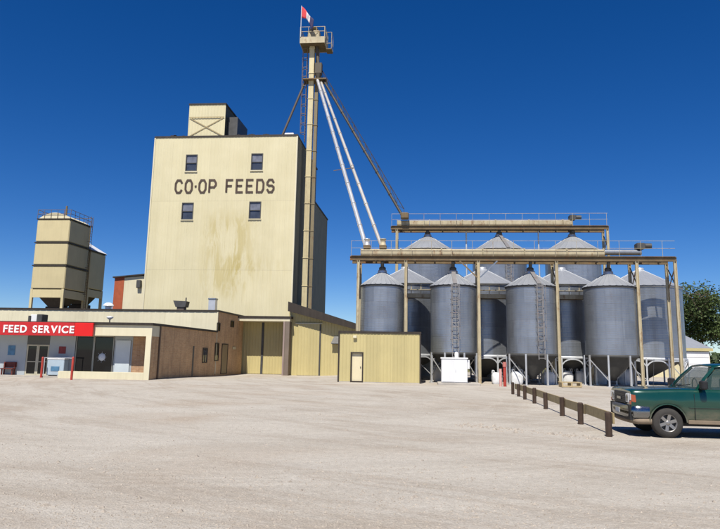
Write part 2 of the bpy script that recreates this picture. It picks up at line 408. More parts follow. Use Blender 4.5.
# ------------------------------------------------------------------ feed mill (tall elevator building)
EY = 66.0; EX0, EX1, EZ = -29.1, -13.42, 24.7
def feed_mill():
    t = thing('feed_mill', ((EX0+EX1)/2, EY, 0), 'tall cream metal clad feed mill lettered CO-OP FEEDS with four small windows', 'feed mill')
    core = MB(); core.box(EX0+.35, EX1-.06, EY+.45, EY+13, -.4, EZ-.15); core.build('core_wall', GREYB, t)
    wins = []
    for (a, b, c, d) in ((186, 197, 154.5, 171.5), (251, 263, 153, 171), (182, 193, 202.5, 220), (249, 261, 201.5, 219)):
        p, q = AY(a, d, EY), AY(b, c, EY); wins.append((p.x, q.x, p.z, q.z))
    wW = 1.28; wH = 1.86
    ww = []
    for x0, x1, z0, z1 in wins:
        cx, cz = (x0+x1)/2, (z0+z1)/2; ww.append((cx-wW/2, cx+wW/2, cz-wH/2, cz+wH/2))
    zc1 = AY(220, 201, EY).z; zc2 = AY(220, 270, EY).z
    siding(t, (EX0, EY), (1, 0), (0, -1), EX1-EX0, 4.95, EZ, ELEV, 1.05, (zc2, zc1-.0), [(a-EX0, b-EX0, c, d) for a, b, c, d in ww], rib=.35, depth=.012)
    for x0, x1, z0, z1 in ww:
        fr = rect_frame(MB(), x0, x1, z0, z1, EY-.05, EY+.22, .09).build('window', STEELD, t)
        MB().box(x0+.09, x1-.09, EY+.10, EY+.12, z0+.09, (z0+z1)/2-.04).build('pane', GLB, fr)
        MB().box(x0+.09, x1-.09, EY+.06, EY+.08, (z0+z1)/2+.04, z1-.09).build('pane', GLU, fr)
        MB().box(x0+.09, x1-.09, EY+.02, EY+.14, (z0+z1)/2-.04, (z0+z1)/2+.04).build('sash_bar', STEELD, fr)
        MB().box(x0-.06, x1+.06, EY-.12, EY-.052, z0-.09, z0-.003).build('sill', CREAM2, fr)
        MB().box(x0+.1, x1-.1, EY+.24, EY+.34, z0+.1, z1-.1).build('window_blind', STEELD, fr)
    # right side and roof
    siding(t, (EX1, EY), (0, 1), (1, 0), 10.5, 0, EZ, mat('shade_toned_siding', (.20, .185, .125), .7, var=.15, streak=.3, scol=(.11, .10, .07)), 1.05, (zc2, zc1), rib=.35)  # shade of the sunless right face is painted into this darker siding colour
    siding(t, (EX0, EY+13), (0, -1), (-1, 0), 13, 0, EZ, CREAM, 1.3, (zc2, zc1), rib=.35)
    MB().box(EX0-.04, EX1+.05, EY-.07, EY+13.2, EZ-.02, EZ+.16).build('roof', TRIM, t)
    MB().box(EX0-.05, EX0+.10, EY-.06, EY+.10, 5.0, EZ-.03).build('corner_trim', CREAM2, t)
    MB().box(EX1-.09, EX1+.06, EY-.06, EY+.10, 5.0, EZ-.03).build('corner_trim', CREAM2, t)
    # lower rear block
    x1 = EX1+.0; zb = AY(313.6, 203.4, EY).z
    q = AX(313.6, 203.4, EX1+.3); q2 = AX(325.3, 300, EX1+.3)
    ry1 = min(q2.y, 96); zr = AX(320, 210, EX1+.3).z
    MB().box(EX0+2, EX1+.3, EY+10.52, ry1, -.4, zr).build('rear_wing', mat('shade_toned_siding_rear', (.20, .185, .13), .75, var=.15, streak=.35, scol=(.08, .08, .06)), t)  # rear wing colour carries the same painted shade as the right face
    MB().box(EX0+1.9, EX1+.38, EY+10.5, ry1+.1, zr+.002, zr+.18).build('rear_roof', TRIM, t)
    # penthouse
    a, b = AY(187.5, 138, EY+.6), AY(226, 104.5, EY+.6)
    px0, px1, pz = a.x, b.x, b.z; py0 = EY+.6; py1 = py0+6
    ph = MB().box(px0+.03, px1-.03, py0+.03, py1, EZ+.16, pz).build('penthouse', mat('shade_toned_penthouse', (.05, .055, .045), .7, var=.2), t)  # penthouse sides coloured near black to stand for shade; front stays cream
    siding(ph, (px0, py0), (1, 0), (0, -1), px1-px0, EZ+.16, pz, ELEV, 1.0, ((EZ+pz)/2+.3,), rib=.35, depth=.02)
    MB().box(px0-.05, px1+.05, py0-.09, py1+.1, pz+.002, pz+.15).build('penthouse_roof', TRIM, ph)
    br = mat('brace_brown', (.36, .29, .16), .7)
    zm = EZ+.3+(pz-EZ)*.52
    for k, (p, q) in enumerate((((px0+.25, EZ+.35), (px1-.25, zm)), ((px0+.25, zm), (px1-.25, EZ+.35)), ((px0+.1, zm+.12), (px1-.1, zm+.12)))):
        MB().beam((p[0], py0-.05-.025*k, p[1]), (q[0], py0-.05-.025*k, q[1]), .02, .10).build('brace', br, ph)
    MB().box(px1, px1+1.1, py0+1.0, py1-1, EZ+.16, pz-1.1).build('penthouse_annex', STEELD, ph)
    # roof clutter along the edge
    rn = random.Random(5)
    for x in (-20.4, -18.9, -17.3, -16.2, -14.9, -27.6, -26.6):
        h = rn.uniform(.12, .3)
        MB().box(x, x+rn.uniform(.3, .7), EY+.5, EY+1.0, EZ+.161, EZ+.16+h).lathe([(.12, 0), (.12, .25+h), (.2, .27+h), (.02, .36+h)], (x+.15, EY+1.4, EZ+.16), 10).build('roof_vent', TRIM, t)
    MB().bbox(-14.9, -13.9, EY+.3, EY+1.1, EZ+.17, EZ+.46, .04).build('white_roof_hatch', WHITE, t)
    # lettering
    p, q = AY(174.3, 194, EY), AY(272.3, 179.5, EY)
    H = 1.55; n = 9
    total = q.x-p.x; W = total/(9*1.0+.22*9.6+.62); gap = W*.22
    stroke_letters(t, 'CO-OP FEEDS', (p.x, EY-.03, AY(223, 193.4, EY).z), H, W, gap, .21, LETB, space=.62)
feed_mill()

# brick annex beside the mill
def annex():
    Y = 68.; a, b = AY(115, 278, Y), AY(122, 310, Y); c = AY(145, 274, Y)
    t = thing('mill_annex', (a.x, Y, 0), 'low cream and orange brick annex against the left side of the feed mill', 'annex')
    m = MB(); x0, x1, x2 = a.x, b.x, EX0-.02
    m.prism([(x1, Y, -.3), (x2, Y, -.3), (x2, Y, c.z-.1), (x1, Y, a.z+.05)], (0, 6, 0)); m.build('wall', CREAM2, t)
    MB().prism([(x0, Y-.03, -.3), (x1-.003, Y-.03, -.3), (x1-.003, Y-.03, a.z+.1), (x0, Y-.03, a.z)], (0, 6, 0)).build('brick_pier', ORANGE, t)
    MB().beam((x0-.15, Y+2.9, a.z+.06), (x2, Y+2.9, c.z+.02), 6.3, .14).build('roof', TRIM, t)
    l = AY(140, 284, Y)
    MB().bbox(l.x-.25, l.x+.2, Y-.4, Y-.002, l.z-.45, l.z+.4, .04).build('wall_lamp', STEELD, t)
annex()

# ------------------------------------------------------------------ loading bay, lean-to, shed
def loading_bay():
    Y = 64.; Yd = 66.15; g = -.22
    x0 = AY(236, 340, Y).x; x1 = AY(283.5, 340, Y).x; x2 = AY(289, 340, Y).x; zt = AY(262, 317, Y).z; zl = AY(262, 321, Y).z
    t = thing('loading_bay', ((x0+x1)/2, Y, g), 'recessed truck bay with two yellow doors under the feed mill', 'loading bay')
    MB().box(x0-2, x2+.15, Y-.06, Yd+.2, zt-.12, zt+.1).build('canopy_roof', TRIM, t)
    MB().box(x0-2, x2+.02, Y, Yd+.2, zl, zt-.122).build('lintel', CREAM2, t)
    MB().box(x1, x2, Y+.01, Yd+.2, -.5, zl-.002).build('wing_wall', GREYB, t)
    MB().box(x1-.06, x1+.10, Y-.04, Y+.008, -.4, zl-.01).build('jamb_trim', mat('pale_jamb', (.30, .23, .21), .7), t)
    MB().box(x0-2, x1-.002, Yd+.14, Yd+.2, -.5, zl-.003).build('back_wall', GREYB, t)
    xm = AY(262.5, 340, Yd).x; xl = AY(241, 340, Yd).x; xr = x1-.06
    for a, b in ((xl, xm-.12), (xm+.12, xr)):
        d = MB().box(a, b, Yd+.06, Yd+.12, g+.03, zl-.03).build('bay_door', YEL, t)
        siding(d, (a, Yd+.055), (1, 0), (0, -1), b-a, g+.05, zl-.06, YEL, 1.2, (), rib=.3, depth=.02, name='door_panel')
    MB().box(xm-.11, xm+.11, Yd-.02, Yd+.12, g, zl-.03).build('door_post', STEELD, t)
    MB().box(xl-.16, xl-.02, Yd-.02, Yd+.12, g, zl-.03).build('door_post', STEELD, t)
loading_bay()
def lean_to():
    Y = 65.; g = -.22
    hi, lo = AY(291.5, 302.5, Y-.8), AY(358, 324, Y-.8)
    sl = (lo.z-hi.z)/(lo.x-hi.x); X0 = EX1+.02; X1 = lo.x+.3
    def top(x): return hi.z+sl*(x-hi.x)
    t = thing('lean_to', ((X0+X1)/2, Y, g), 'yellow lean-to with dark sloping roof edge on the right of the feed mill', 'lean-to')
    x0w = AY(288.3, 340, Y).x
    siding(t, (x0w, Y), (1, 0), (0, -1), X1-x0w, -.4, 7.2, YEL, 1.0, (), rib=.3, depth=.02, top=lambda q: top(x0w+q)-.25)
    MB().prism([(X0, Y+.03, -.4), (X1-.05, Y+.03, -.4), (X1-.05, Y+.03, top(X1)-.35), (X0, Y+.03, top(X0)-.35)], (0, 9, 0)).build('wall', CREAM, t)
    # roof with deep brown fascia
    f0, f1 = .95, .55
    MB().prism([(X0-.0, Y-.85, top(X0)-f0), (X1+.3, Y-.85, top(X1+.3)-f1), (X1+.3, Y-.85, top(X1+.3)), (X0-.0, Y-.85, top(X0))], (0, .12, 0)).build('fascia', TRIM, t)
    MB().beam((X0, Y+4.2, top(X0)-.12), (X1+.35, Y+4.2, top(X1+.35)-.12), 9.8, .16).build('roof', mat('brown_roof', (.05, .04, .032), .7), t)
    a, b = AY(296.8, 375, Y).x, AY(318.5, 375, Y).x; z1 = AY(300, 324, Y).z
    d = MB().box(a, b, Y-.10, Y-.04, g+.02, z1).build('sliding_door', YEL, t)
    siding(d, (a, Y-.105), (1, 0), (0, -1), b-a, g+.04, z1-.02, YEL, 1.1, (), rib=.3, depth=.02, name='door_panel')
    MB().box(a-.3, b+.3, Y-.15, Y-.06, z1+.01, z1+.10).build('door_track', CREAM2, t)
    MB().box(b+.01, b+.13, Y-.14, Y-.03, g, z1).build('door_edge', STEELD, t)
    p = AY(335, 341, 64.9)
    l = MB(); l.prism([(p.x-.35, Y-.6, p.z-.25), (p.x+.5, Y-.6, p.z-.25), (p.x+.5, Y-.1, p.z+.45), (p.x-.1, Y-.1, p.z+.45)], (0, .09, 0)); l.box(p.x-.3, p.x+.5, Y-.5, Y-.04, p.z-.3, p.z-.2)
    l.build('wall_lamp', STEELD, t)
lean_to()
def shed():
    Y = 46.7; x0, x1 = AY(338.6, 360, Y).x, AY(420.3, 360, Y).x; zt = 3.5
    t = thing('yellow_shed', ((x0+x1)/2, Y, 0), 'flat roofed yellow metal shed with one cream door in front of the grain bins', 'shed')
    a, b, zd = AY(350.3, 370, Y).x, AY(363.2, 370, Y).x, AY(356, 352, Y).z
    siding(t, (x0, Y), (1, 0), (0, -1), x1-x0, 0.05, zt-.1, YEL, .95, (), [(a-x0, b-x0, -1, zd)], rib=.24, depth=.018)
    siding(t, (x1, Y), (0, 1), (1, 0), 4.2, 0.05, zt-.1, YEL, .95, (), rib=.24, depth=.018)
    MB().box(x0+.03, x1-.03, Y+.45, Y+4.2, -.2, zt-.12).build('core_wall', STEELD, t)
    MB().box(x0-.05, x1+.06, Y-.06, Y+4.3, zt-.1, zt+.05).build('roof_trim', TRIM, t)
    MB().box(x1-.06, x1+.05, Y-.05, Y+.06, 0, zt-.11).build('corner_trim', TRIM, t)
    MB().box(x0-.05, x0+.06, Y-.05, Y+.06, 0, zt-.11).build('corner_trim', TRIM, t)
    MB().box(x0-.03, x1+.03, Y-.03, Y+4.2, -.1, .05).build('foundation', CONC, t)
    d = rect_frame(MB(), a, b, .0, zd, Y-.04, Y+.22, .09).build('door_frame', TRIM, t)
    dr = MB().box(a+.09, b-.09, Y+.10, Y+.15, .09, zd-.09).build('door', DOORC, t)
    MB().tube((b-.2, Y+.03, 1.05), (b-.2, Y+.10, 1.05), .035, 10).build('door_knob', STEELD, dr)
    l = AY(355, 337, Y); MB().bbox(l.x-.12, l.x+.14, Y-.2, Y-.022, l.z-.08, l.z+.1, .02).build('door_lamp', CREAM2, t)
shed()

# ------------------------------------------------------------------ warehouse and feed store
SX = -18.3; SY = 43.2
def warehouse():
    Y = 57.4; zt = 5.5; X1 = SX-.0; X0 = -62
    t = thing('warehouse', (X1-10, Y, 0), 'long cream walled warehouse behind the feed store', 'warehouse')
    MB().box(X0, X1-.02, Y+.04, 65.9, -.5, zt-.05).build('wall', BRICK, t)
    siding(t, (X0, Y+.02), (1, 0), (0, -1), X1-X0, 2.5, zt-.05, CREAM2, 2.44, (), rib=.61, depth=.012)
    MB().box(X0-.05, X1+.06, Y-.06, 65.95, zt-.05, zt+.10).build('roof_edge', TRIM, t)
    MB().box(X1-.10, X1+.015, Y-.03, Y+.10, 0, zt-.06).build('corner_trim', CREAM2, t)
    def hole(a, b, c, d, name, m):
        p, q = AX(a, d, X1), AX(b, c, X1)
        f = rect_frame_x(MB(), p.y, q.y, max(p.z, -.2), q.z, X1-.03, X1+.04, .07).build(name, TRIM, t)
        MB().box(X1-.015, X1+.008, p.y+.07, q.y-.07, max(p.z, -.2)+.07, q.z-.07).build('pane' if m is GLD else 'door_leaf', m, f)
    hole(216.8, 220.2, 323, 331, 'window', GLD); hole(230.5, 234, 321, 327, 'window', GLD)
    hole(214, 219, 343, 361, 'window', GLD); hole(220.5, 228, 344, 374, 'door', mat('tan_door', (.26, .19, .10), .6))
    p = AX(234, 348, X1); MB().box(X1+.002, X1+.03, p.y-.5, p.y+.5, p.z-.12, p.z+.12).build('wall_plate', CREAM, t)
warehouse()
def store():
    Y = SY; X1 = SX; X0 = -44; zt = 3.72; zl = 2.88; D = 1.28; Yb = Y+D
    t = thing('feed_store', (-24, Y, 0), 'low flat roofed feed store with recessed glass shopfront and brown brick side', 'shop')
    MB().box(X0, X1, Yb+.25, 57.3, -.3, zt-.1).build('side_wall', BRICK, t)
    MB().box(X1-.34, X1, Y+.05, Yb+.248, -.3, zl).build('end_wall', BRICK, t)
    MB().box(X1-.36, X1+.02, Y-.02, Y+.048, -.05, zl).build('front_pier', CREAM2, t)
    MB().box(X0, X1+.02, Y, Yb+.3, zl+.002, zt-.11).build('lintel', CREAM2, t)
    MB().box(X0, X1+.10, Y-.12, 57.35, zt-.10, zt+.06).build('roof', TRIM, t)
    # side wall detail
    for a in (158.5,):
        p = AX(a, 350, X1); MB().box(X1+.001, X1+.09, p.y-.07, p.y+.07, 0, zt-.12).build('downpipe', mat('brown_pipe', (.13, .085, .055), .6), t)
    p, q = AX(191.3, 374, X1), AX(193.6, 346, X1); MB().box(X1-.03, X1+.012, p.y, q.y+.2, 0, q.z).build('side_door', STEELD, t)
    p, q = AX(202, 363, X1), AX(207.4, 348, X1)
    f = rect_frame_x(MB(), p.y, q.y, p.z, q.z, X1-.02, X1+.05, .08).build('side_window', TRIM, t)
    ym = (p.y+q.y)/2
    for y0, y1 in ((p.y+.08, ym-.03), (ym+.03, q.y-.08)): MB().box(X1, X1+.012, y0, y1, p.z+.08, q.z-.08).build('pane', GLB, f)
    MB().box(X1-.0, X1+.045, ym-.028, ym+.028, p.z+.08, q.z-.08).build('mullion', TRIM, f)
    # recess: back wall, floor, low front wall
    def bx(px): return AY(px, 355, Yb).x
    xw0, xw1, xw2 = bx(75), bx(93), bx(113)
    xl0, xl1 = bx(26), bx(48.5)
    zk = .47
    MB().box(X0, X1-.35, Y+.22, Yb+.2, -.05, .10).build('porch_floor', CONC, t)
    MB().bbox(bx(75)-.4, X1-.37, Y-.0, Y+.2, -.05, zk, .015).build('knee_wall', CREAM2, t)
    MB().box(bx(132)+.002, X1-.341, Yb+.02, Yb+.2, .101, zl).build('back_wall', BRICKF, t)
    MB().box(xw2+.06, bx(132), Yb+.0, Yb+.2, .101, zl).build('back_wall', STOREW, t)
    MB().box(xl1+.01, xw0-.06, Yb+.02, Yb+.2, .101, zl).build('back_wall', STOREW, t)
    MB().box(X0, xl0-.01, Yb+.02, Yb+.2, .101, zl).build('back_wall', STOREW, t)
    for a, b in ((xw0, xw1), (xw1, xw2)):
        f = rect_frame(MB(), a+.002, b-.002, .101, zl, Yb+.02, Yb+.14, .06).build('shop_window', mat('alu_frame', (.30, .29, .25), .4, .5), t)
        MB().box(a+.062, b-.062, Yb+.07, Yb+.085, .161, zl-.06).build('pane', GLD, f)
    e = AY(101.5, 357, Yb)
    em = mat('pale_decal', (.55, .60, .68), .5)
    MB().lathe([(.26, 0), (.26, .008), (.02, .01)], (e.x, Yb+.066, e.z), 20, 'Y').build('window_decal', em, t)
    for k in range(8):
        a_ = k*math.pi/4; MB().beam((e.x+.27*math.cos(a_), Yb+.062, e.z+.27*math.sin(a_)), (e.x+.38*math.cos(a_), Yb+.062, e.z+.38*math.sin(a_)), .008, .09, (0, 1, 0)).build('decal_ray', em, t)
    # double door
    zd = AY(36, 344.5, Yb).z; xm = (xl0+xl1)/2
    fr = mat('pale_door_frame', (.46, .43, .33), .5)
    MB().box(xl0, xl1, Yb+.05, Yb+.2, zd, zl).build('transom_wall', mat('transom', (.10, .105, .10), .6), t)
    for a, b in ((xl0, xm), (xm, xl1)):
        f = rect_frame(MB(), a+.004, b-.004, .102, zd-.002, Yb+.03, Yb+.12, .10).build('shop_door', fr, t)
        MB().box(a+.104, b-.104, Yb+.06, Yb+.075, .202, zd-.1).build('pane', GLD, f)
        MB().box(a+.104, b-.104, Yb+.045, Yb+.09, 1.0, 1.06).build('push_bar', fr, f)
    p, q = AY(58.5, 353.5, Yb), AY(66, 346.5, Yb); MB().box(p.x, q.x, Yb-.01, Yb+.018, p.z, q.z).build('red_poster', REDPOST, t)
    p, q = AY(7.5, 355, Yb), AY(15.5, 345.5, Yb); MB().box(p.x, q.x, Yb-.01, Yb+.018, p.z, q.z).build('blue_poster', BLUEP, t)
    return t
ST = store()
def store_things():
    Yf = SY-.125; Yb = SY+1.28
    # sign
    a, b, c = AY(-6, 335.5, Yf), AY(75, 335.5, Yf), AY(93.5, 335.5, Yf); z0 = AY(45, 335.6, Yf).z; z1 = AY(45, 322.3, Yf).z
    t = thing('store_sign', ((a.x+c.x)/2, Yf, z0), 'long red sign reading FEED SERVICE in white over the shopfront', 'sign')
    MB().bbox(a.x, b.x, Yf-.16, Yf, z0, z1, .015).build('sign_board', RED, t)
    MB().bbox(b.x+.01, c.x, Yf-.16, Yf, z0, z1, .015).build('sign_end_panel', REDB, t)
    p0, p1 = AY(3, 333, Yf-.17), AY(74.6, 333, Yf-.17); H = (z1-z0)*.56
    txt = 'FEED SERVICE'
    # one letter each, in the built-in sans face
    wd = []
    objs = []
    for ch in txt:
        if ch == ' ': objs.append(None); wd.append(.34); continue
        cu = bpy.data.curves.new('letter', 'FONT'); cu.body = ch; cu.size = 1; cu.extrude = .018; cu.offset = .03
        o = bpy.data.objects.new('letter', cu); COL.objects.link(o)
        bpy.context.view_layer.update()
        me = bpy.data.meshes.new_from_object(o); bpy.data.objects.remove(o)
        xs = [v.co.x for v in me.vertices]; ys = [v.co.y for v in me.vertices]
        objs.append((me, min(xs), max(xs), min(ys), max(ys))); wd.append((max(xs)-min(xs)))
    gap = .13; tot = sum(wd)+gap*(len(txt)-1); L = p1.x-p0.x; sx = L/tot; x = p0.x; zb = z0+(z1-z0)*.2
    for ch, o, wv in zip(txt, objs, wd):
        if ch == 'V': x -= .07*sx
        if o:
            me, x0_, x1_, y0_, y1_ = o
            for v in me.vertices:
                cx, cy, cz = v.co
                v.co = ((cx-x0_)*sx+x-t.location.x, -.175-cz, (cy-y0_)/(y1_-y0_)*H+zb-t.location.z)
            me.materials.clear(); me.materials.append(LETW)
            ob = bpy.data.objects.new('letter', me); COL.objects.link(ob); ob.parent = t
        x += (wv+gap)*sx
    # red posts and rail in front of the doors
    for i, (px, py0, py1, lab) in enumerate(((41, 377.5, 357.5, 'slim red post before the shop doors'), (71.3, 380, 357.5, 'dark red post at the left end of the low front wall'))):
        p = GZ(px, py0); z = AY(px, py1, p.y).z
        MB().tube((p.x, p.y, 0), (p.x, p.y, z), .075, 12).lathe([(.075, 0), (.06, .04), (.001, .06)], (p.x, p.y, z), 12).build('bollard_post', REDP, None)
        tag(bpy.context.scene.objects[-1] if False else COL.objects[-1], lab, 'post')
    a, b = AY(44, 357.5, SY+.7), AY(74.5, 357.5, SY+.7)
    t = thing('hand_rail', (a.x, SY+.7, .1), 'thin pale hand rail across the shop entrance', 'rail')
    MB().tube((a.x, SY+.7, a.z), (b.x, SY+.7, a.z), .035).build('rail', PALEW, t)
    for k in (0.03, .5, .97): MB().tube((a.x+(b.x-a.x)*k, SY+.7, .1), (a.x+(b.x-a.x)*k, SY+.7, a.z-.02), .028).build('rail_post', PALEW, t)
    p, q = AY(51.5, 372, SY+1.3), AY(69.5, 358.5, SY+1.3)
    t = thing('ice_chest', ((p.x+q.x)/2, SY+1.1, .1), 'pale blue-grey ice chest beside the shop doors', 'ice chest')
    MB().bbox(p.x, q.x, SY+.65, SY+1.24, .16, q.z-.08, .03).build('cabinet', mat('ice_blue', (.38, .47, .55), .45), t)
    MB().bbox(p.x-.02, q.x+.02, SY+.62, SY+1.26, q.z-.078, q.z, .02).build('lid', WHITE, t)
    for x in (p.x+.1, q.x-.1): MB().box(x-.05, x+.05, SY+.85, SY+1.2, .10, .162).build('foot', STEELD, t)
    MB().box((p.x+q.x)/2-.3, (p.x+q.x)/2+.3, SY+.62, SY+.648, .45, .75).build('front_label', BLUEP, t)
    p, q = AY(4, 372, SY+1.3), AY(17.5, 362, SY+1.3)
    t = thing('bench', ((p.x+q.x)/2, SY+1.1, .1), 'dark red bench under the blue poster on the porch', 'bench')
    MB().box(p.x, q.x, SY+.8, SY+1.2, .5, .56).build('seat', BENCH, t); MB().box(p.x, q.x, SY+1.21, SY+1.25, .62, q.z).build('backrest', BENCH, t)
    for x in (p.x+.08, q.x-.08):
        MB().box(x-.04, x+.04, SY+.87, SY+.95, .10, .498).build('leg', BENCH, t); MB().box(x-.04, x+.04, SY+1.12, SY+1.208, .10, q.z-.05).build('leg', BENCH, t)
    # hanging white cloth panel behind the glass on the right
    p, q = AY(113.6, 373, Yb-.1), AY(131, 337, Yb-.1)
    t = thing('notice_panel', ((p.x+q.x)/2, Yb-.1, .1), 'tall pale panel standing right of the dark shop windows', 'panel')
    MB().box(p.x, q.x, Yb-.08, Yb-.03, .12, 2.6).build('panel_sheet', mat('pale_panel', (.50, .56, .60), .5, var=.1), t)
    for x in (p.x+.1, q.x-.1): MB().box(x-.05, x+.05, Yb-.25, Yb-.01, .10, .119).build('foot', STEELD, t)
    # roof things
    Yr = 45.5; p, q = AY(30, 321, Yr), AY(43, 314.5, Yr)
    t = thing('roof_condenser', ((p.x+q.x)/2, Yr, 3.78), 'small dark and white condenser on the store roof above the sign', 'air conditioner')
    MB().bbox(p.x, p.x+(q.x-p.x)*.55, Yr, Yr+.8, 3.79, q.z, .03).build('white_cabinet', WHITE, t)
    MB().bbox(p.x+(q.x-p.x)*.56, q.x, Yr-.1, Yr+.7, 3.85, q.z+.02, .03).build('dark_fan_box', STEELD, t)
    MB().box(p.x-.1, p.x+.06, Yr-.1, Yr+.1, 3.782, q.z-.1).build('bracket', STEELD, t); MB().box(q.x-.2, q.x-.1, Yr-.05, Yr+.5, 3.782, 3.849).build('bracket', STEELD, t)
    Yr = 44.2; p = AY(110, 317, Yr)
    t = thing('roof_flood_lamp', (p.x, Yr, 3.78), 'small white flood lamp on the store roof edge', 'lamp')
    MB().tube((p.x, Yr, 3.782), (p.x, Yr, 4.05), .04).build('stem', STEELD, t); MB().lathe([(.05, 0), (.20, .12), (.24, .2), (.02, .26)], (p.x, Yr, 4.0), 14).build('shade', WHITE, t)
    Yr = 59.; p, q = AY(172.5, 311, Yr), AY(186.5, 299.5, Yr)
    t = thing('roof_exhaust_hood', ((p.x+q.x)/2, Yr, 5.6), 'dark sheet metal exhaust hood on the warehouse roof', 'exhaust hood')
    w_ = q.x-p.x
    MB().prism([(p.x+.25, Yr, 5.95), (q.x-.1, Yr, 5.95), (q.x, Yr, q.z-.15), (p.x, Yr, q.z-.1)], (0, .9, 0)).build('hood', STEELD, t)
    MB().box(p.x+.35, q.x-.25, Yr+.1, Yr+.8, 5.605, 5.949).build('curb', GREYB, t); MB().tube((q.x-.15, Yr+.3, 5.605), (q.x-.15, Yr+.3, q.z+.2), .06).build('pipe', STEELD, t)
    Yr = 60.; p, q = AY(208, 311, Yr), AY(215.5, 298, Yr)
    t = thing('roof_vent_stack', ((p.x+q.x)/2, Yr, 5.6), 'square grey vent stack at the right end of the warehouse roof', 'vent')
    MB().box(p.x, q.x, Yr, Yr+.65, 5.605, q.z-.15).build('duct', GALVP, t); MB().bbox(p.x-.05, q.x+.05, Yr-.05, Yr+.7, q.z-.149, q.z, .03).build('cap', GALV, t)
    Yr = 60.5; p = AY(108.5, 306, Yr)
    t = thing('roof_dome_vent', (p.x, Yr, 5.6), 'small white domed vent on the warehouse roof left of the annex', 'vent')
    MB().tube((p.x, Yr, 5.605), (p.x, Yr, p.z), .3, 14).build('neck', WHITE, t); MB().lathe([(.5, 0), (.42, .18), (.22, .3), (.01, .34)], (p.x, Yr, p.z+.002), 16).build('dome', WHITE, t)
store_things()

# ------------------------------------------------------------------ hopper silos at the left
def square_silo(x0, x1, y0, y1, z0, zt, joints, label, name='square_silo'):
    t = thing(name, ((x0+x1)/2, (y0+y1)/2, -.0), label, 'silo')
    zs = [z0]+joints+[zt]
    sm = mat('tan_silo_panel', (.58, .50, .29), .55, streak=.2, scol=(.36, .29, .15), var=.08)
    MB().box(x0+.1, x1-.1, y0+.1, y1-.1, z0+.02, zt-.02).build('inner_wall', sm, t)
    for a, b in zip(zs[:-1], zs[1:]):
        m = MB()
        for k in range(1): m.bbox(x0, x1, y0, y1, a+.10, b-.10, .10)
        m.build('bin_ring', sm, t)
        MB().box(x0-.05, x1+.05, y0-.05, y1+.05, b-.075, b+.075).build('joint_band', TRIM, t)
    cx, cy = (x0+x1)/2, (y0+y1)/2
    MB().bbox(cx-1.1, cx+1.1, cy-.8, cy+.8, 0, z0-1.9, .05).build('discharge_housing', TRIM, t)
    h = MB(); h.add([(x0+.05, y0+.05, z0+.1), (x1-.05, y0+.05, z0+.1), (x1-.05, y1-.05, z0+.1), (x0+.05, y1-.05, z0+.1), (cx-.3, cy-.3, z0-2.6), (cx+.3, cy-.3, z0-2.6), (cx+.3, cy+.3, z0-2.6), (cx-.3, cy+.3, z0-2.6)],
                    [(0, 4, 5, 1), (1, 5, 6, 2), (2, 6, 7, 3), (3, 7, 4, 0), (4, 7, 6, 5)]); h.build('hopper', TRIM, t)
    for x in (x0+.16, x1-.16):
        for y in (y0+.16, y1-.16): MB().box(x-.15, x+.15, y-.15, y+.15, 0, z0-.9 if False else z0+.099).build('leg', sm, t)
    for y in (y0+.02,): MB().box(x0+.32, x1-.32, y, y+.16, z0-.95, z0-.003).build('skirt', sm, t)
    MB().box(x1-.18, x1-.02, y0+.32, y1-.32, z0-.95, z0-.003).build('skirt', sm, t)
    return t
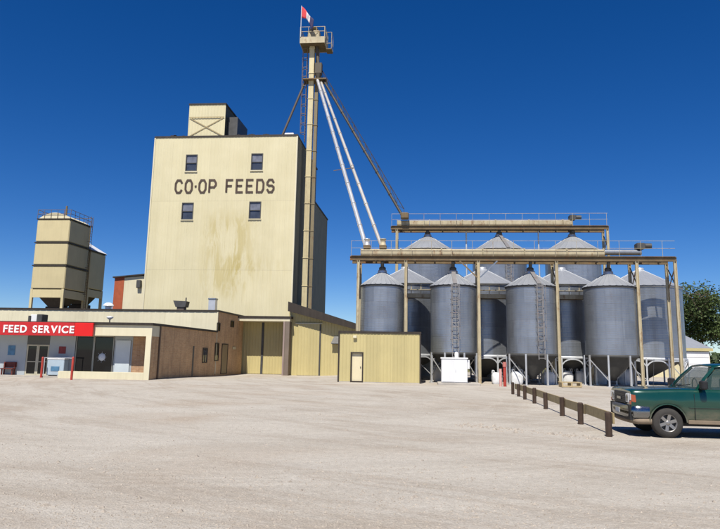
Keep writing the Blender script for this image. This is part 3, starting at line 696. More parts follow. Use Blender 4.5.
def silos_left():
    Y = 75.; a, b = AY(37.5, 219, Y), AY(70.5, 219, Y)
    x0, x1 = a.x, b.x; zt = (a.z+b.z)/2; zj = [AY(50, y, Y).z for y in (289.5, 265.5, 242.5)]
    y1 = 75+5.2
    t = square_silo(x0, x1, Y, y1, zj[0], zt, zj[1:], 'tall square tan hopper silo with dark joint bands left of the feed mill')
    # shallow domed top with railing
    d = MB(); n = 10
    for i in range(n):
        u0, u1 = i/n, (i+1)/n; zz = lambda u: zt+.08+1.0*(1-(2*u-1)**2)*.75
        X = lambda u: x0+.1+(x1-x0-.2)*u
        d.add([(X(u0), Y+.1, zz(u0)), (X(u1), Y+.1, zz(u1)), (X(u1), y1-.1, zz(u1)), (X(u0), y1-.1, zz(u0)), (X(u0), Y+.1, zt), (X(u1), Y+.1, zt)], [(0, 1, 2, 3), (4, 5, 1, 0)], False)
    d.build('domed_roof', CREAM2, t)
    r = MB(); cs = [(x0, Y), (x1, Y), (x1, y1), (x0, y1)]
    for i in range(4):
        p, q = cs[i], cs[(i+1) % 4]
        for z in (.55, 1.05): r.tube((*p, zt+z+.1), (*q, zt+z+.1), .03, 6)
        for k in range(5): f_ = k/5; r.tube((p[0]+(q[0]-p[0])*f_, p[1]+(q[1]-p[1])*f_, zt), (p[0]+(q[0]-p[0])*f_, p[1]+(q[1]-p[1])*f_, zt+1.15), .03, 6)
    r.build('railing', OLIVE, t)
    MB().tube(((x0+x1)/2, Y+2.6, zt+.7), ((x0+x1)/2, Y+2.6, zt+2.2), .12, 8).build('fill_pipe', OLIVE, t)
    l = MB(); lx = x1+.35
    for y in (y1-.9, y1-.4): l.tube((lx, y, 0), (lx, y, zt+1.2), .04, 6)
    for k in range(50): l.tube((lx, y1-.9, .5+k*.35), (lx, y1-.4, .5+k*.35), .02, 5)
    for k in range(5): l.tube((lx, y1-.65, 2+k*3.4), (x1-.1, y1-.65, 2+k*3.4), .03, 5)
    l.build('ladder', OLIVE, t)
    Y2 = y1+.35; Y3 = 84.6; x0b = x0+.3; x1b = x1+.05; z2 = AX(98, 252.5, x1b).z; jz = AX(98, 291, x1b).z
    t2 = square_silo(x0b, x1b, Y2, Y3, jz, z2, [], 'shorter tan hopper silo with white sloped top behind the taller one')
    MB().prism([(x0b-.1, Y2-.1, z2+.08), (x1b+.12, Y2-.1, z2+.08), (x0b+.3, Y2-.1, z2+2.3), (x0b-.1, Y2-.1, z2+2.3)], (0, Y3-Y2+.2, 0)).build('sloped_roof', WHITE, t2)
silos_left()

# ------------------------------------------------------------------ grain bins
def grain_bin(cx, cy, r, z0, ze, za, label, group, legs=8, hopper=True, ladder=None, rings=5, pale=False, n=56):
    t = thing('grain_bin', (cx, cy, 0), label, 'grain bin', group)
    dz = (ze-z0)/rings; pitch = .115; rn = random.Random(int(cx*10)+int(cy))
    for k in range(rings):
        a = z0+k*dz; rr = r+.002*(k % 2); prof = []
        m = int(dz/pitch)*4
        for i in range(m+1): prof.append((rr+.004*math.sin(i*math.pi/2+.4), a+.001+(dz-.002)*i/m))
        sh = max(6, round(2*math.pi*r/2.2)); sg = max(5, round(n/sh)); o_ = rn.uniform(0, 1)
        for q in range(sh):
            vs = []; d_ = .0015*(q % 2)
            for rad, h in prof:
                for i in range(sg+1):
                    th = 2*math.pi*(q+o_+i/sg)/sh; vs.append((cx+(rad+d_)*math.cos(th), cy+(rad+d_)*math.sin(th), h))
            MB().add(vs, [(a_*(sg+1)+i, a_*(sg+1)+i+1, (a_+1)*(sg+1)+i+1, (a_+1)*(sg+1)+i) for a_ in range(len(prof)-1) for i in range(sg)], True).build('wall_sheet', GALV, t)
    # stiffener seams
    MB().lathe([(r+.012, ze-.10), (r+.06, ze-.09), (r+.06, ze+.03), (r+.012, ze+.04)], (cx, cy, 0), n).build('eave_ring', STEELD if not pale else GALV, t)
    # ribbed conical roof
    ns = 28; mb = MB(); vs = []; e = r+.10; ct = .32
    for i in range(ns*4):
        th = 2*math.pi*i/(ns*4); up = .022 if i % 4 == 0 else 0
        vs += [(cx+e*math.cos(th), cy+e*math.sin(th), ze+.03+up), (cx+ct*math.cos(th), cy+ct*math.sin(th), za-.05+up)]
    q = ns*4
    mb.add(vs, [(2*i, 2*((i+1) % q), 2*((i+1) % q)+1, 2*i+1) for i in range(q)])
    mb.build('roof', GALVR, t)
    MB().lathe([(ct+.02, za-.12), (ct+.03, za+.10), (ct-.04, za+.16), (.02, za+.2)], (cx, cy, 0), 20).build('roof_cap', GALVP, t)
    if hopper:
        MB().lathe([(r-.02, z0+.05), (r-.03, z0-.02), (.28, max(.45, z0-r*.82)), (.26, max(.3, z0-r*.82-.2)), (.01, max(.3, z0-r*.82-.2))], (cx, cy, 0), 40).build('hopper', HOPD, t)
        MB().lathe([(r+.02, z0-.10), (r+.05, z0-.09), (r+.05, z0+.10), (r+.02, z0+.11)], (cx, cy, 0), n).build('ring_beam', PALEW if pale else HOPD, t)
        for k in range(legs):
            th = 2*math.pi*(k+.5)/legs-math.pi/2; c, s = math.cos(th), math.sin(th)
            m = MB(); m.beam((cx+(r+.09)*c, cy+(r+.09)*s, 0.04), (cx+(r+.09)*c, cy+(r+.09)*s, z0+.08), .11, .09, (c, s, 0))
            m.beam((cx+(r+.09)*c, cy+(r+.09)*s, 0), (cx+(r+.09)*c, cy+(r+.09)*s, .05), .26, .26, (c, s, 0))
            m.build('leg', PALEW if pale else GALVP, t)
        for k in range(0, legs, 2):
            t0 = 2*math.pi*(k+.5)/legs-math.pi/2; t1 = 2*math.pi*(k+1.5)/legs-math.pi/2
            MB().beam((cx+(r+.09)*math.cos(t0), cy+(r+.09)*math.sin(t0), z0-.2), (cx+(r+.09)*math.cos(t1), cy+(r+.09)*math.sin(t1), .4), .05, .05).build('leg_brace', PALEW if pale else GALVP, t)
        if pale:   # arched gussets between the legs
            gs = MB()
            for k in range(legs):
                t0 = 2*math.pi*(k+.5)/legs-math.pi/2; t1 = 2*math.pi*(k+1.5)/legs-math.pi/2; m_ = 8; pts = []
                for i in range(m_+1):
                    th = t0+(t1-t0)*i/m_; z = z0-.12-.42*(abs(2*i/m_-1))**3
                    pts.append((cx+(r+.08)*math.cos(th), cy+(r+.08)*math.sin(th), z))
                for a, b in zip(pts[:-1], pts[1:]): gs.beam(a, b, .05, .09)
            gs.build('arched_gusset', PALEW, t)
    else:
        MB().lathe([(r+.2, -.05), (r+.2, .2), (r-.1, .2)], (cx, cy, 0), n, smooth=False).build('concrete_base', CONC, t)
    if ladder is not None:
        th = R(-90+ladder); c, s = math.cos(th), math.sin(th); tx, ty = -s, c
        m = MB(); rr = r+.16
        for d in (-.22, .22): m.beam((cx+rr*c+tx*d, cy+rr*s+ty*d, z0-.3), (cx+rr*c+tx*d, cy+rr*s+ty*d, ze+.1), .06, .06)
        k = z0-.2
        while k < ze: m.tube((cx+rr*c-tx*.22, cy+rr*s-ty*.22, k), (cx+rr*c+tx*.22, cy+rr*s+ty*.22, k), .022, 6); k += .3
        k = z0+1.
        while k < ze:
            pts = [(cx+(rr+.42*math.sin(u*math.pi/6))*c+tx*.36*math.cos(u*math.pi/6), cy+(rr+.42*math.sin(u*math.pi/6))*s+ty*.36*math.cos(u*math.pi/6), k) for u in range(7)]
            for a, b in zip(pts[:-1], pts[1:]): m.beam(a, b, .02, .06)
            k += .95
        for d in (-.3, 0, .3):
            ro = rr+.36*math.sqrt(1-(d/.36)**2)*1.15
            m.beam((cx+ro*c+tx*d, cy+ro*s+ty*d, z0+1), (cx+ro*c+tx*d, cy+ro*s+ty*d, ze), .04, .012)
        m.beam((cx+(r+.1)*c, cy+(r+.1)*s, ze+.1), (cx+.4*c, cy+.4*s, za+.05), .3, .04)
        m.build('ladder', mat('ladder_steel', (.26, .25, .25), .55, .3, var=.2, rust=.5), t)
    return t
FB = [(382, 360, 404.3), (453.3, 429.8, 476.8), (531, 505.2, 557), (609.5, 583, 636)]
BY = 49.5
LF = ['leftmost small grain bin of the front row, behind the yellow shed', 'small grain bin with ladder behind the white cabinet, second of the front row',
      'small grain bin with ladder behind the fence end, third of the front row', 'small grain bin without ladder behind the truck hood, last of the front row']
for i, (c, a, b) in enumerate(FB):
    xa, xb = AY(a, 300, BY).x, AY(b, 300, BY).x
    grain_bin((xa+xb)/2+.0, BY, (xb-xa)/2*.965, 2.08, 7.0, 8.1, LF[i], 'front row of small grain bins', 8, True, {1: 2, 2: 10}.get(i), 4)
LM = ['wide grain bin behind the gap between the first two front bins', 'wide grain bin behind the gap between the second and third front bins',
      'wide grain bin behind the gap between the third and fourth front bins', 'wide grain bin at the right end next to the tree']
for i, c in enumerate((405, 482.5, 562, 640.5)):
    x = AY(c, 290, 55.2).x
    grain_bin(x, 55.2, 3.05, 1.95, 7.52, 9.1, LM[i], 'middle row of wide grain bins', 12, True, None, 5, True)
LB = ['tall rear grain bin on the left under the upper conveyor', 'tall rear grain bin in the middle under the upper conveyor', 'tall rear grain bin on the right under the upper conveyor']
for i, c in enumerate((427.7, 499.3, 572.5)):
    x = AY(c, 255, 61.2).x
    grain_bin(x, 61.2, 2.45, 0.2, 11.45, 13.0, LB[i], 'rear row of tall grain bins', 8, False, {1: 12}.get(i), 9)

# ------------------------------------------------------------------ conveyors on trestles
def conveyor(name, Y, x0, x1, zb, xt0, xt1, tube_end, posts, label, drops, hw=1.0, thinposts=(), motor=None):
    t = thing(name, ((x0+x1)/2, Y, 0), label, 'conveyor')
    for dy, nm in ((-hw, 'chord_beam'), (hw, 'chord_beam')):
        m = MB(); y = Y+dy*.85; m.box(x0, x1, y-.10, y+.10, zb-.02, zb+.03); m.box(x0, x1, y-.03, y+.03, zb+.031, zb+.25); m.box(x0, x1, y-.10, y+.10, zb+.251, zb+.30)
        m.build(nm, OLIVE, t)
    # deck cross ties and grating
    m = MB(); x = x0+.3
    while x < x1: m.box(x, x+.12, Y-hw*.85+.11, Y+hw*.85-.11, zb+.06, zb+.2); x += 1.5
    m.build('cross_ties', OLIVE, t)
    MB().box(x0+.1, x1-.1, Y-hw, Y+.0, zb+.305, zb+.335).build('walkway', OLIVE, t)
    # conveyor trough: rounded U with lid, in flanged sections
    L = 3.05; x = xt0
    while x < xt1-.2:
        e = min(x+L, xt1); r = .30
        m = MB(); yc = Y-.25; prof = [(-r, .30), (-r, .02)]+[(r*math.cos(R(180+a)), r*math.sin(R(180+a))*.55) for a in (30, 60, 90, 120, 150)]+[(r, .02), (r, .30), (r*.5, .40), (-r*.5, .40)]
        n = len(prof)
        m.add([(x+.05, yc+a, zb+.52+b) for a, b in prof]+[(e-.05, yc+a, zb+.52+b) for a, b in prof], [(i, n+i, n+(i+1) % n, (i+1) % n) for i in range(n)])
        for q in (x+.012, e-.05):
            m.prism([(q, yc+a*1.16, zb+.52+b*1.14) for a, b in prof], (.038, 0, 0))
        m.build('trough_section', BEIGE, t); x = e
    if tube_end:
        MB().tube((xt1, Y-.25, zb+.72), (tube_end, Y-.25, zb+.72), .22, 14).build('outlet_tube', GALV, t)
    if motor:
        MB().bbox(motor-.35, motor+.25, Y-.6, Y+.15, zb+.95, zb+1.4, .06).tube((motor+.2, Y-.25, zb+1.2), (motor+.75, Y-.25, zb+1.2), .2, 12).build('drive_motor', STEELD, t)
    # railing
    m = MB()
    for y in (Y-hw,):
        for z in (.6, 1.15): m.tube((x0+.1, y, zb+.3+z), (x1-.1, y, zb+.3+z), .015, 6)
        x = x0+.1
        while x < x1: m.tube((x, y, zb+.3), (x, y, zb+1.45), .015, 6); x += 1.5
    m.build('railing', BEIGE, t)
    for k, px in enumerate(posts):
        for dy in (-hw*.85, hw*.85):
            m = MB(); y = Y+dy
            m.box(px-.10, px-.07, y-.1, y+.1, 0.02, zb-.022); m.box(px+.07, px+.10, y-.1, y+.1, 0.02, zb-.022); m.box(px-.069, px+.069, y-.02, y+.02, 0.02, zb-.022)
            m.box(px-.2, px+.2, y-.2, y+.2, -.02, .019)
            m.build('trestle_post', BEIGE, t)
        m = MB()
        m.beam((px, Y-hw*.8, zb-1.8), (px, Y+hw*.8, zb-.2), .06, .06); m.beam((px+.07, Y-hw*.8, zb-.2), (px+.07, Y+hw*.8, zb-1.8), .06, .06)
        m.build('cross_brace', OLIVE, t)
    for px in thinposts: MB().tube((px, Y, zb-4.5), (px, Y, zb-.02), .07, 8).build('hanger_pipe', PALEW, t)
    for (dx, z1, dy) in drops:
        m = MB(); m.bbox(dx-.24, dx+.24, Y-.5, Y, zb+.02, zb+.40, .03); m.build('drop_gate', OLIVE, t)
        MB().tube((dx, Y-.25, zb+.02), (dx, Y+dy, z1+.14), .13, 12).build('drop_spout', STEELD, t)
        MB().lathe([(.2, 0), (.26, .05), (.26, .22), (.16, .3)], (dx, Y+dy, z1+.12), 12).build('inlet_hood', STEELD, t)
    return t
fx = lambda p: AY(p, 300, BY-.85).x
bins_x = [(AY(a, 300, BY).x+AY(b, 300, BY).x)/2 for _, a, b in FB]
gx0, gx1 = AY(350, 259, BY-.85).x, AY(676.5, 261, BY-.85).x
conveyor('lower_conveyor', BY, gx0, gx1, 8.9, gx0+.75, AY(606, 255, BY-.85).x, AY(640, 256, BY).x, [fx(357.8), fx(405.6), fx(478.8), fx(557.6), fx(638.6), fx(677.3)],
         'long lower grain conveyor on beige trestle posts above the front row of bins', [(x, 8.1, 0.0) for x in bins_x], motor=AY(640, 256, BY).x)
ux = lambda p: AY(p, 240, 61.2).x
conveyor('upper_conveyor', 61.2, ux(391), ux(607), 13.5, ux(397), ux(572), None, [ux(397), ux(605.5)],
         'short upper grain conveyor running above the tall rear bins', [(AY(c, 240, 61.2).x, 13.0, 0.0) for c in (427.7, 499.3, 572.5)], hw=.9, thinposts=(ux(466.3), ux(538.5)), motor=ux(573))
def catwalk():
    Y0, Y1 = 51.35, 51.95; z = AY(570, 298, 51.6).z; x0, x1 = fx(400), fx(612)
    t = thing('bin_catwalk', ((x0+x1)/2, 51.6, 0), 'narrow beige railed catwalk between the front and middle bins', 'catwalk')
    MB().box(x0, x1, Y0, Y1, z-.12, z).build('deck', OLIVE, t)
    m = MB()
    for q in (.5, 1.0): m.box(x0, x1, Y0-.03, Y0+.02, z+q-.05, z+q+.05)
    x = x0
    while x < x1: m.box(x, x+.06, Y0-.028, Y0+.018, z+.001, z+.94); x += .75
    m.box(x0, x1, Y0-.031, Y0-.005, z-.10, z+.22)
    m.build('railing', BEIGE, t)
    for px in (405.6, 478.8, 557.6, 600):
        MB().box(fx(px)-.08, fx(px)+.08, 51.5, 51.66, 0, z-.122).build('post', BEIGE, t)
catwalk()
# diagonal knee braces of the lower trestle
kb = thing('trestle_knee_brace', (fx(478.8), BY-.9, 7.6), 'pair of dark knee braces under the lower conveyor at the second front bin', 'brace')
for s in (-1, 1):
    p = Vector((fx(478.8)+s*.12, BY-.97, 7.65)); MB().beam(p, (p.x+s*1.25, BY-.97, 8.86), .06, .09).build('brace', OLIVE if s < 0 else GALV, kb)

# ------------------------------------------------------------------ bucket elevator leg with spouts and flag
TY = 69.0
tb = AY(304.5, 302, TY); tp = AY(313.5, 45, TY); TX = AY(308.3, 200, TY).x+.0; TZ = AY(313, 44, TY).z
def leg_tower():
    t = thing('bucket_elevator', (TX, TY, 0), 'very tall beige bucket elevator leg with railed platform beside the feed mill', 'bucket elevator')
    z = 0; k = 0
    while z < TZ-.2:
        e = min(z+3.0, TZ); m = MB(); m.box(TX-.34, TX+.22, TY-.28, TY+.28, z+.02, e-.02); m.box(TX-.39, TX+.27, TY-.33, TY+.33, e-.06, e+.015)
        m.build('casing_section', mat('leg_casing', (.56, .49, .30), .55, .1, var=.12, vs=1.2, streak=.4, scol=(.30, .22, .11), rust=.4), t)
        m = MB(); m.box(TX+.32, TX+.68, TY+.1, TY+.6, z+.02, e-.02); m.box(TX+.28, TX+.72, TY+.06, TY+.64, e-.06, e+.015); m.build('return_casing', mat('return_leg', (.20, .165, .10), .6, .1, var=.2, streak=.3, rust=.5), t)
        z = e; k += 1
    # caged ladder on the left of the casing
    m = MB(); lx = TX-.62
    z0_ = 25
    for d in (-.2, .2): m.beam((lx, TY+d, z0_), (lx, TY+d, TZ+1), .05, .05)
    z = z0_
    while z < TZ: m.tube((lx, TY-.2, z), (lx, TY+.2, z), .02, 5); z += .32
    z = z0_+1
    while z < TZ:
        pts = [(lx-.55*math.sin(u*math.pi/6), TY+.38*math.cos(u*math.pi/6), z) for u in range(7)]
        for a, b in zip(pts[:-1], pts[1:]): m.beam(a, b, .02, .06)
        z += 1.1
    for y in (-.3, 0, .3): m.beam((lx-.5, TY+y, z0_+1), (lx-.5, TY+y, TZ), .03, .02)
    m.build('caged_ladder', mat('ladder_brown', (.16, .12, .08), .7, rust=.5), t)
    # platform
    a, b = AY(300.5, 40, TY-1), AY(324.5, 40, TY-1); pz = AY(312, 42.5, TY-1).z; pt = AY(312, 36.5, TY-1).z
    MB().box(a.x, b.x, TY-1.1, TY+1.3, pz-.10, pz).build('platform_floor', OLIVE, t)
    m = MB()
    m.box(a.x-.03, b.x+.03, TY-1.16, TY-1.10, pz-.12, pt-.1); m.box(a.x-.03, b.x+.03, TY+1.30, TY+1.36, pz-.12, pt-.1)
    m.box(b.x, b.x+.06, TY-1.1, TY+1.3, pz-.12, pt-.1); m.box(a.x-.06, a.x, TY-1.1, TY+1.3, pz-.12, pt-.1); m.build('platform_skirt', BEIGE, t)
    m = MB(); rz = AY(312, 27.5, TY-1).z
    for (p, q) in (((a.x, TY-1.13), (b.x, TY-1.13)), ((b.x+.03, TY-1.13), (b.x+.03, TY+1.33)), ((b.x, TY+1.33), (a.x, TY+1.33)), ((a.x-.03, TY+1.33), (a.x-.03, TY-1.13))):
        for zz in (rz, (rz+pt)/2): m.tube((*p, zz), (*q, zz), .035, 6)
        for k in range(4): f_ = k/3; m.tube((p[0]+(q[0]-p[0])*f_, p[1]+(q[1]-p[1])*f_, pt-.1), (p[0]+(q[0]-p[0])*f_, p[1]+(q[1]-p[1])*f_, rz), .03, 6)
    m.build('railing', BEIGE, t)
    hz = AY(316, 29, TY).z
    m = MB(); m.bbox(TX-.6, TX+.75, TY-.4, TY+.6, pz+.01, hz-.35, .08); m.lathe([(.5, -.4), (.5, .45)], (TX+.1, TY, hz-.45), 20, 'Y'); m.build('head_housing', BEIGE, t)
    MB().bbox(TX+.95, TX+1.55, TY-.6, TY-.05, pz+.01, pz+.7, .05).build('drive_motor', STEELD, t)
    # side ladder landing hung on the right of the platform
    MB().box(b.x+.08, b.x+.75, TY-.5, TY+.7, pz-.62, pz-.5).build('side_landing', OLIVE, t)
    m = MB()
    for dx in (.12, .72):
        for y in (TY-.5, TY+.7): m.tube((b.x+dx, y, pz-.5), (b.x+dx, y, rz-.4), .03, 6)
    for zz in (pz+.1, rz-.4): m.tube((b.x+.72, TY-.5, zz), (b.x+.72, TY+.7, zz), .03, 6); m.tube((b.x+.12, TY-.5, zz), (b.x+.72, TY-.5, zz), .03, 6)
    m.build('landing_railing', BEIGE, t)
    # distributor
    dz = AY(318, 74, TY).z
    MB().bbox(TX+.36, TX+1.16, TY-.62, TY+.05, dz-.2, dz+1.1, .05).tube((TX+.7, TY-.3, dz+1.1), (TX+.45, TY-.1, dz+3.2), .17, 10).lathe([(.40, -.2), (.22, -.76)], (TX+.76, TY-.28, dz), 6, smooth=False).build('distributor', mat('distributor_brown', (.10, .085, .065), .6, .2, rust=.5), t)
    MB().box(TX-.95, TX+1.7, TY-.7, TY+.8, dz-.9, dz-.78).build('distributor_floor', OLIVE, t)
    return t
leg_tower()
def spout(p, q, r, m, label, name='grain_spout', ring=3.0, catwalk=False, ties=()):
    t = thing(name, q, label, 'spout', 'grain spouts running down from the bucket elevator')
    p, q = Vector(p), Vector(q); L = (q-p).length; n = max(2, round(L/ring)); d = (q-p)/n
    for k in range(n):
        MB().tube(p+d*k, p+d*(k+1)-d.normalized()*.02, r, 12).tube(p+d*(k+1)-d.normalized()*.14, p+d*(k+1)-d.normalized()*.03, r+.035, 12).build('pipe_section', m, t)
    if catwalk:
        b = MB(); up = Vector((0, 0, 1))
        b.beam(p+up*.9, q+up*.9, .05, .05); 
        for k in range(n*2+1):
            c = p+d*k/2; b.beam(c+up*r, c+up*.9, .05, .05)
            if k < n*2: b.beam(c+up*(.2 if k % 2 else .9), c+d/2+up*(.9 if k % 2 else .2), .035, .035)
        b.build('truss', m, t)
    for k in ties:
        c = p+(q-p)*k
        MB().beam(c+Vector((-.9, 0, -.1)), c+Vector((.9, 0, .15)), .05, .05).build('tie_rod', OLIVE, t)
    return t
pz = lambda x, y, Y: AY(x, y, Y)
spout(pz(317.5, 80, TY-.5), pz(367, 250, BY-.25), .17, GALVP, 'white spout pipe nearest the bucket elevator reaching the lower conveyor', ties=(.62,))
spout(pz(321, 82, TY-.3), pz(383, 250, BY-.25), .14, mat('pale_pipe', (.52, .50, .47), .45, .4, var=.15), 'pale spout pipe reaching the lower conveyor, second from the bucket elevator')
spout(pz(322, 78, TY), pz(404, 218.5, 60.2), .13, mat('dark_spout', (.06, .055, .048), .6, .2, var=.25, rust=.25), 'dark trussed spout pipe leading to the upper conveyor', catwalk=True)
s_ = thing('elevator_strut', pz(283, 134, EY+2), 'dark slanting strut from the bucket elevator to the feed mill roof', 'strut')
MB().tube(pz(306, 80, TY), AY(282.5, 135.2, EY+2), .13, 10).build('strut_pipe', mat('strut_brown', (.08, .065, .055), .6), s_)
MB().box(s_.location.x-.3, s_.location.x+.3, EY+1.7, EY+2.3, EZ+.163, EZ+.24).build('foot_plate', OLIVE, s_)
# receiving boots where the spouts land
for i, (x, y) in enumerate(((367, 248), (383, 248))):
    p = pz(x, y, BY-.25)
    t = thing('spout_boot', (p.x, BY-.25, 9.8), ['rusty receiving boot under the first white spout', 'rusty receiving boot under the second pale spout'][i], 'boot', 'receiving boots on the lower conveyor')
    MB().bbox(p.x-.27, p.x+.27, BY-.52, BY+.02, 9.83, 10.12, .03).build('inlet_box', OLIVE, t)
    MB().lathe([(.24, 0), (.24, .06), (.20, .07), (.20, .42), (.24, .43), (.24, .50), (.19, .51)], (p.x, BY-.25, 10.122), 14).build('collar', BEIGE if i else GALVP, t)
p = pz(404, 218, 60.2); t = thing('spout_boot', (p.x, 60.2, 14.4), 'rusty receiving boot at the left end of the upper conveyor', 'boot', 'receiving boots on the lower conveyor')
MB().bbox(p.x-.3, p.x+.45, 59.8, 60.6, 14.42, 15.0, .08).build('boot_box', OLIVE, t)
def flag():
    Yf = TY-1.2; a, b = AY(300.6, 37, Yf), AY(300.2, 6, Yf)
    t = thing('flag', (a.x, Yf, a.z), 'drooping red, white and dark flag flying from the bucket elevator platform', 'flag')
    MB().tube(a, (a.x, Yf, b.z), .045, 8).build('flag_pole', PALEW, t)
    c0 = AY(301, 8, Yf); c1 = AY(313.5, 22, Yf); n = 14; h = 1.35
    def cloth(u0, u1, m):
        vs = []; N_ = 8; fs = []
        for i in range(N_+1):
            u = u0+(u1-u0)*i/N_; x = a.x+.05+(c1.x-a.x)*u; zt = c0.z+(c1.z-c0.z)*(u**1.1)+.15
            hh = h*(1-.35*math.sin(u*3.0)); 
            for j in range(6):
                v = j/5; vs.append((x-.12*v*u, Yf+.16*math.sin(u*11+v*1.5)*u**.5, zt-hh*v+.08*math.sin(u*9+v*3)))
        for i in range(N_):
            for j in range(5): k = i*6+j; fs.append((k, k+1, k+7, k+6))
        o = MB().add(vs, fs, True).build('cloth_band', m, t)
        so_ = o.modifiers.new('thick', 'SOLIDIFY'); so_.thickness = .012
    cloth(0, .40, mat('flag_red', (.55, .05, .06), .8)); cloth(.40, .68, mat('flag_white', (.75, .72, .74), .8)); cloth(.68, 1, mat('flag_navy', (.035, .03, .09), .8))
flag()

# ------------------------------------------------------------------ yard objects
def cabinet():
    Y = 45.6; a, b = AY(441.5, 370, Y), AY(467.5, 370, Y); z0 = .16; z1 = AY(455, 357.6, Y).z
    t = tag(MB().bbox(a.x-.25, AY(480.5, 385, Y).x, Y-.35, Y+2.0, -.05, .15, .03).build('concrete_pad', CONC), 'low concrete pad under the white cabinet', 'pad')
    t = thing('white_cabinet', ((a.x+b.x)/2, Y, .15), 'white boxy utility cabinet on a concrete pad before the second bin', 'cabinet')
    MB().bbox(a.x, b.x, Y, Y+1.4, .16, z1-.1, .03).build('body', WHITE, t)
    MB().bbox(a.x-.05, b.x+.05, Y-.05, Y+1.45, z1-.099, z1, .03).build('lid', WHITE, t)
    xm = (a.x+b.x)/2
    for x0, x1 in ((a.x+.05, xm-.012), (xm+.012, b.x-.05)): MB().bbox(x0, x1, Y-.03, Y-.002, .22, z1-.14, .008).build('door', WHITE, t)
    MB().box(xm+.06, xm+.09, Y-.07, Y-.031, .85, 1.05).build('handle', GALVP, t)
    MB().bbox(b.x+.002, b.x+.16, Y+.1, Y+.6, z1-.75, z1-.15, .02).build('side_box', WHITE, t)
    MB().lathe([(.12, 0), (.14, .25), (.08, .38), (.02, .4)], (b.x-.7, Y+.6, z1+.001), 14).build('top_vent', WHITE, t)
cabinet()
def bag(x, y, s, h, label):
    """bulk bag: soft cube, bulging sides, four lifting loops"""
    t = thing('bulk_bag', (x, y, 0), label, 'bag', 'white bulk bags under the bins'); rn = random.Random(int(x*31)); m = MB(); n = 24; vs = []; L = 9
    for k in range(L+1):
        v = k/L; z = h*v; bul = 1+.10*math.sin(v*math.pi)-(.20*(v-.85)/.15 if v > .85 else 0)-(.08 if k == 0 else 0)
        for i in range(n):
            th = 2*math.pi*i/n; c, s_ = math.cos(th), math.sin(th); f_ = 1/max(abs(c), abs(s_))**.62
            q = s*.5*bul*f_*(1+.025*math.sin(5*th+k))
            vs.append((x+q*c, y+q*s_, z+.02*math.sin(3*th+k)*v))
    m.add(vs, [(k*n+i, k*n+(i+1) % n, (k+1)*n+(i+1) % n, (k+1)*n+i) for k in range(L) for i in range(n)], True); m.add(vs[-n:], [tuple(range(n))])
    m.build('sack', WHITEB, t)
    for c in ((-1, -1), (1, -1), (1, 1), (-1, 1)):
        q = (x+c[0]*s*.36, y+c[1]*s*.36); MB().poly([(q[0]-.08, q[1], h*.93), (q[0]-.05, q[1], h+.16), (q[0]+.05, q[1], h+.16), (q[0]+.08, q[1], h*.93)], .02, 6).build('lifting_loop', WHITEB, t)
for i, (px, py, s, h, lab) in enumerate(((438.5, 381.5, .75, 1.05, 'white bulk bag left of the white cabinet'), (567.5, 383.3, .75, .95, 'white bulk bag left of the two behind the pallet'),
                         (579.8, 383.3, .6, .95, 'white bulk bag right of the two behind the pallet'), (601, 384, .8, 1.1, 'white bulk bag between the legs of the last front bin'),
                         (626, 384.2, 1.25, 1.15, 'largest white bulk bag right of the last front bin'), (497, 384, .7, .8, 'white bulk bag beside the red standpipe'), (517, 384.3, .8, .9, 'white bulk bag left under the third front bin'),
                         (549, 384.3, .8, .9, 'white bulk bag right under the third front bin'))):
    p = GZ(px, py); bag(p.x, p.y, s, h, lab)
def pallet():
    a, b = GZ(562, 387.3), GZ(583.3, 388); Y = a.y
    t = thing('wooden_pallet', ((a.x+b.x)/2, Y, 0), 'pale wooden pallet on the ground behind the fence', 'pallet')
    L = b.x-a.x
    for k in range(3): MB().box(a.x+k*(L-.1)/2, a.x+k*(L-.1)/2+.1, Y, Y+1.1, .02, .30).build('stringer', PALLET, t)
    for k in range(5): MB().box(a.x-.02, b.x+.02, Y+.0+k*.25, Y+.12+k*.25, .301, .345).build('top_board', PALLET, t)
    for k in range(2): MB().box(a.x-.01, b.x+.01, Y-.025+k*1.05, Y-.001+k*1.05 if k == 0 else Y+1.06, .03 if k == 0 else 0, .12 if k == 0 else .019).build('bottom_board', PALLET, t)
pallet()
def standpipe():
    p = GZ(505, 386.5); t = thing('red_standpipe', (p.x, p.y, 0), 'red and pink standpipe post by the far end of the fence', 'standpipe')
    z = AY(505, 362, p.y).z
    MB().tube((p.x, p.y, 0), (p.x, p.y, z*.8), .10, 12).build('post', REDP, t); MB().tube((p.x, p.y, z*.8+.002), (p.x, p.y, z), .13, 12).build('cap', mat('pink_cap', (.5, .18, .15), .6), t)
    MB().tube((p.x-.28, p.y, 0), (p.x-.28, p.y, z*.72), .09, 10).build('side_pipe', mat('faded_pink', (.62, .35, .31), .6), t); MB().tube((p.x-.19, p.y, z*.4), (p.x-.1, p.y, z*.4), .05, 8).build('coupling', STEELD, t)
standpipe()
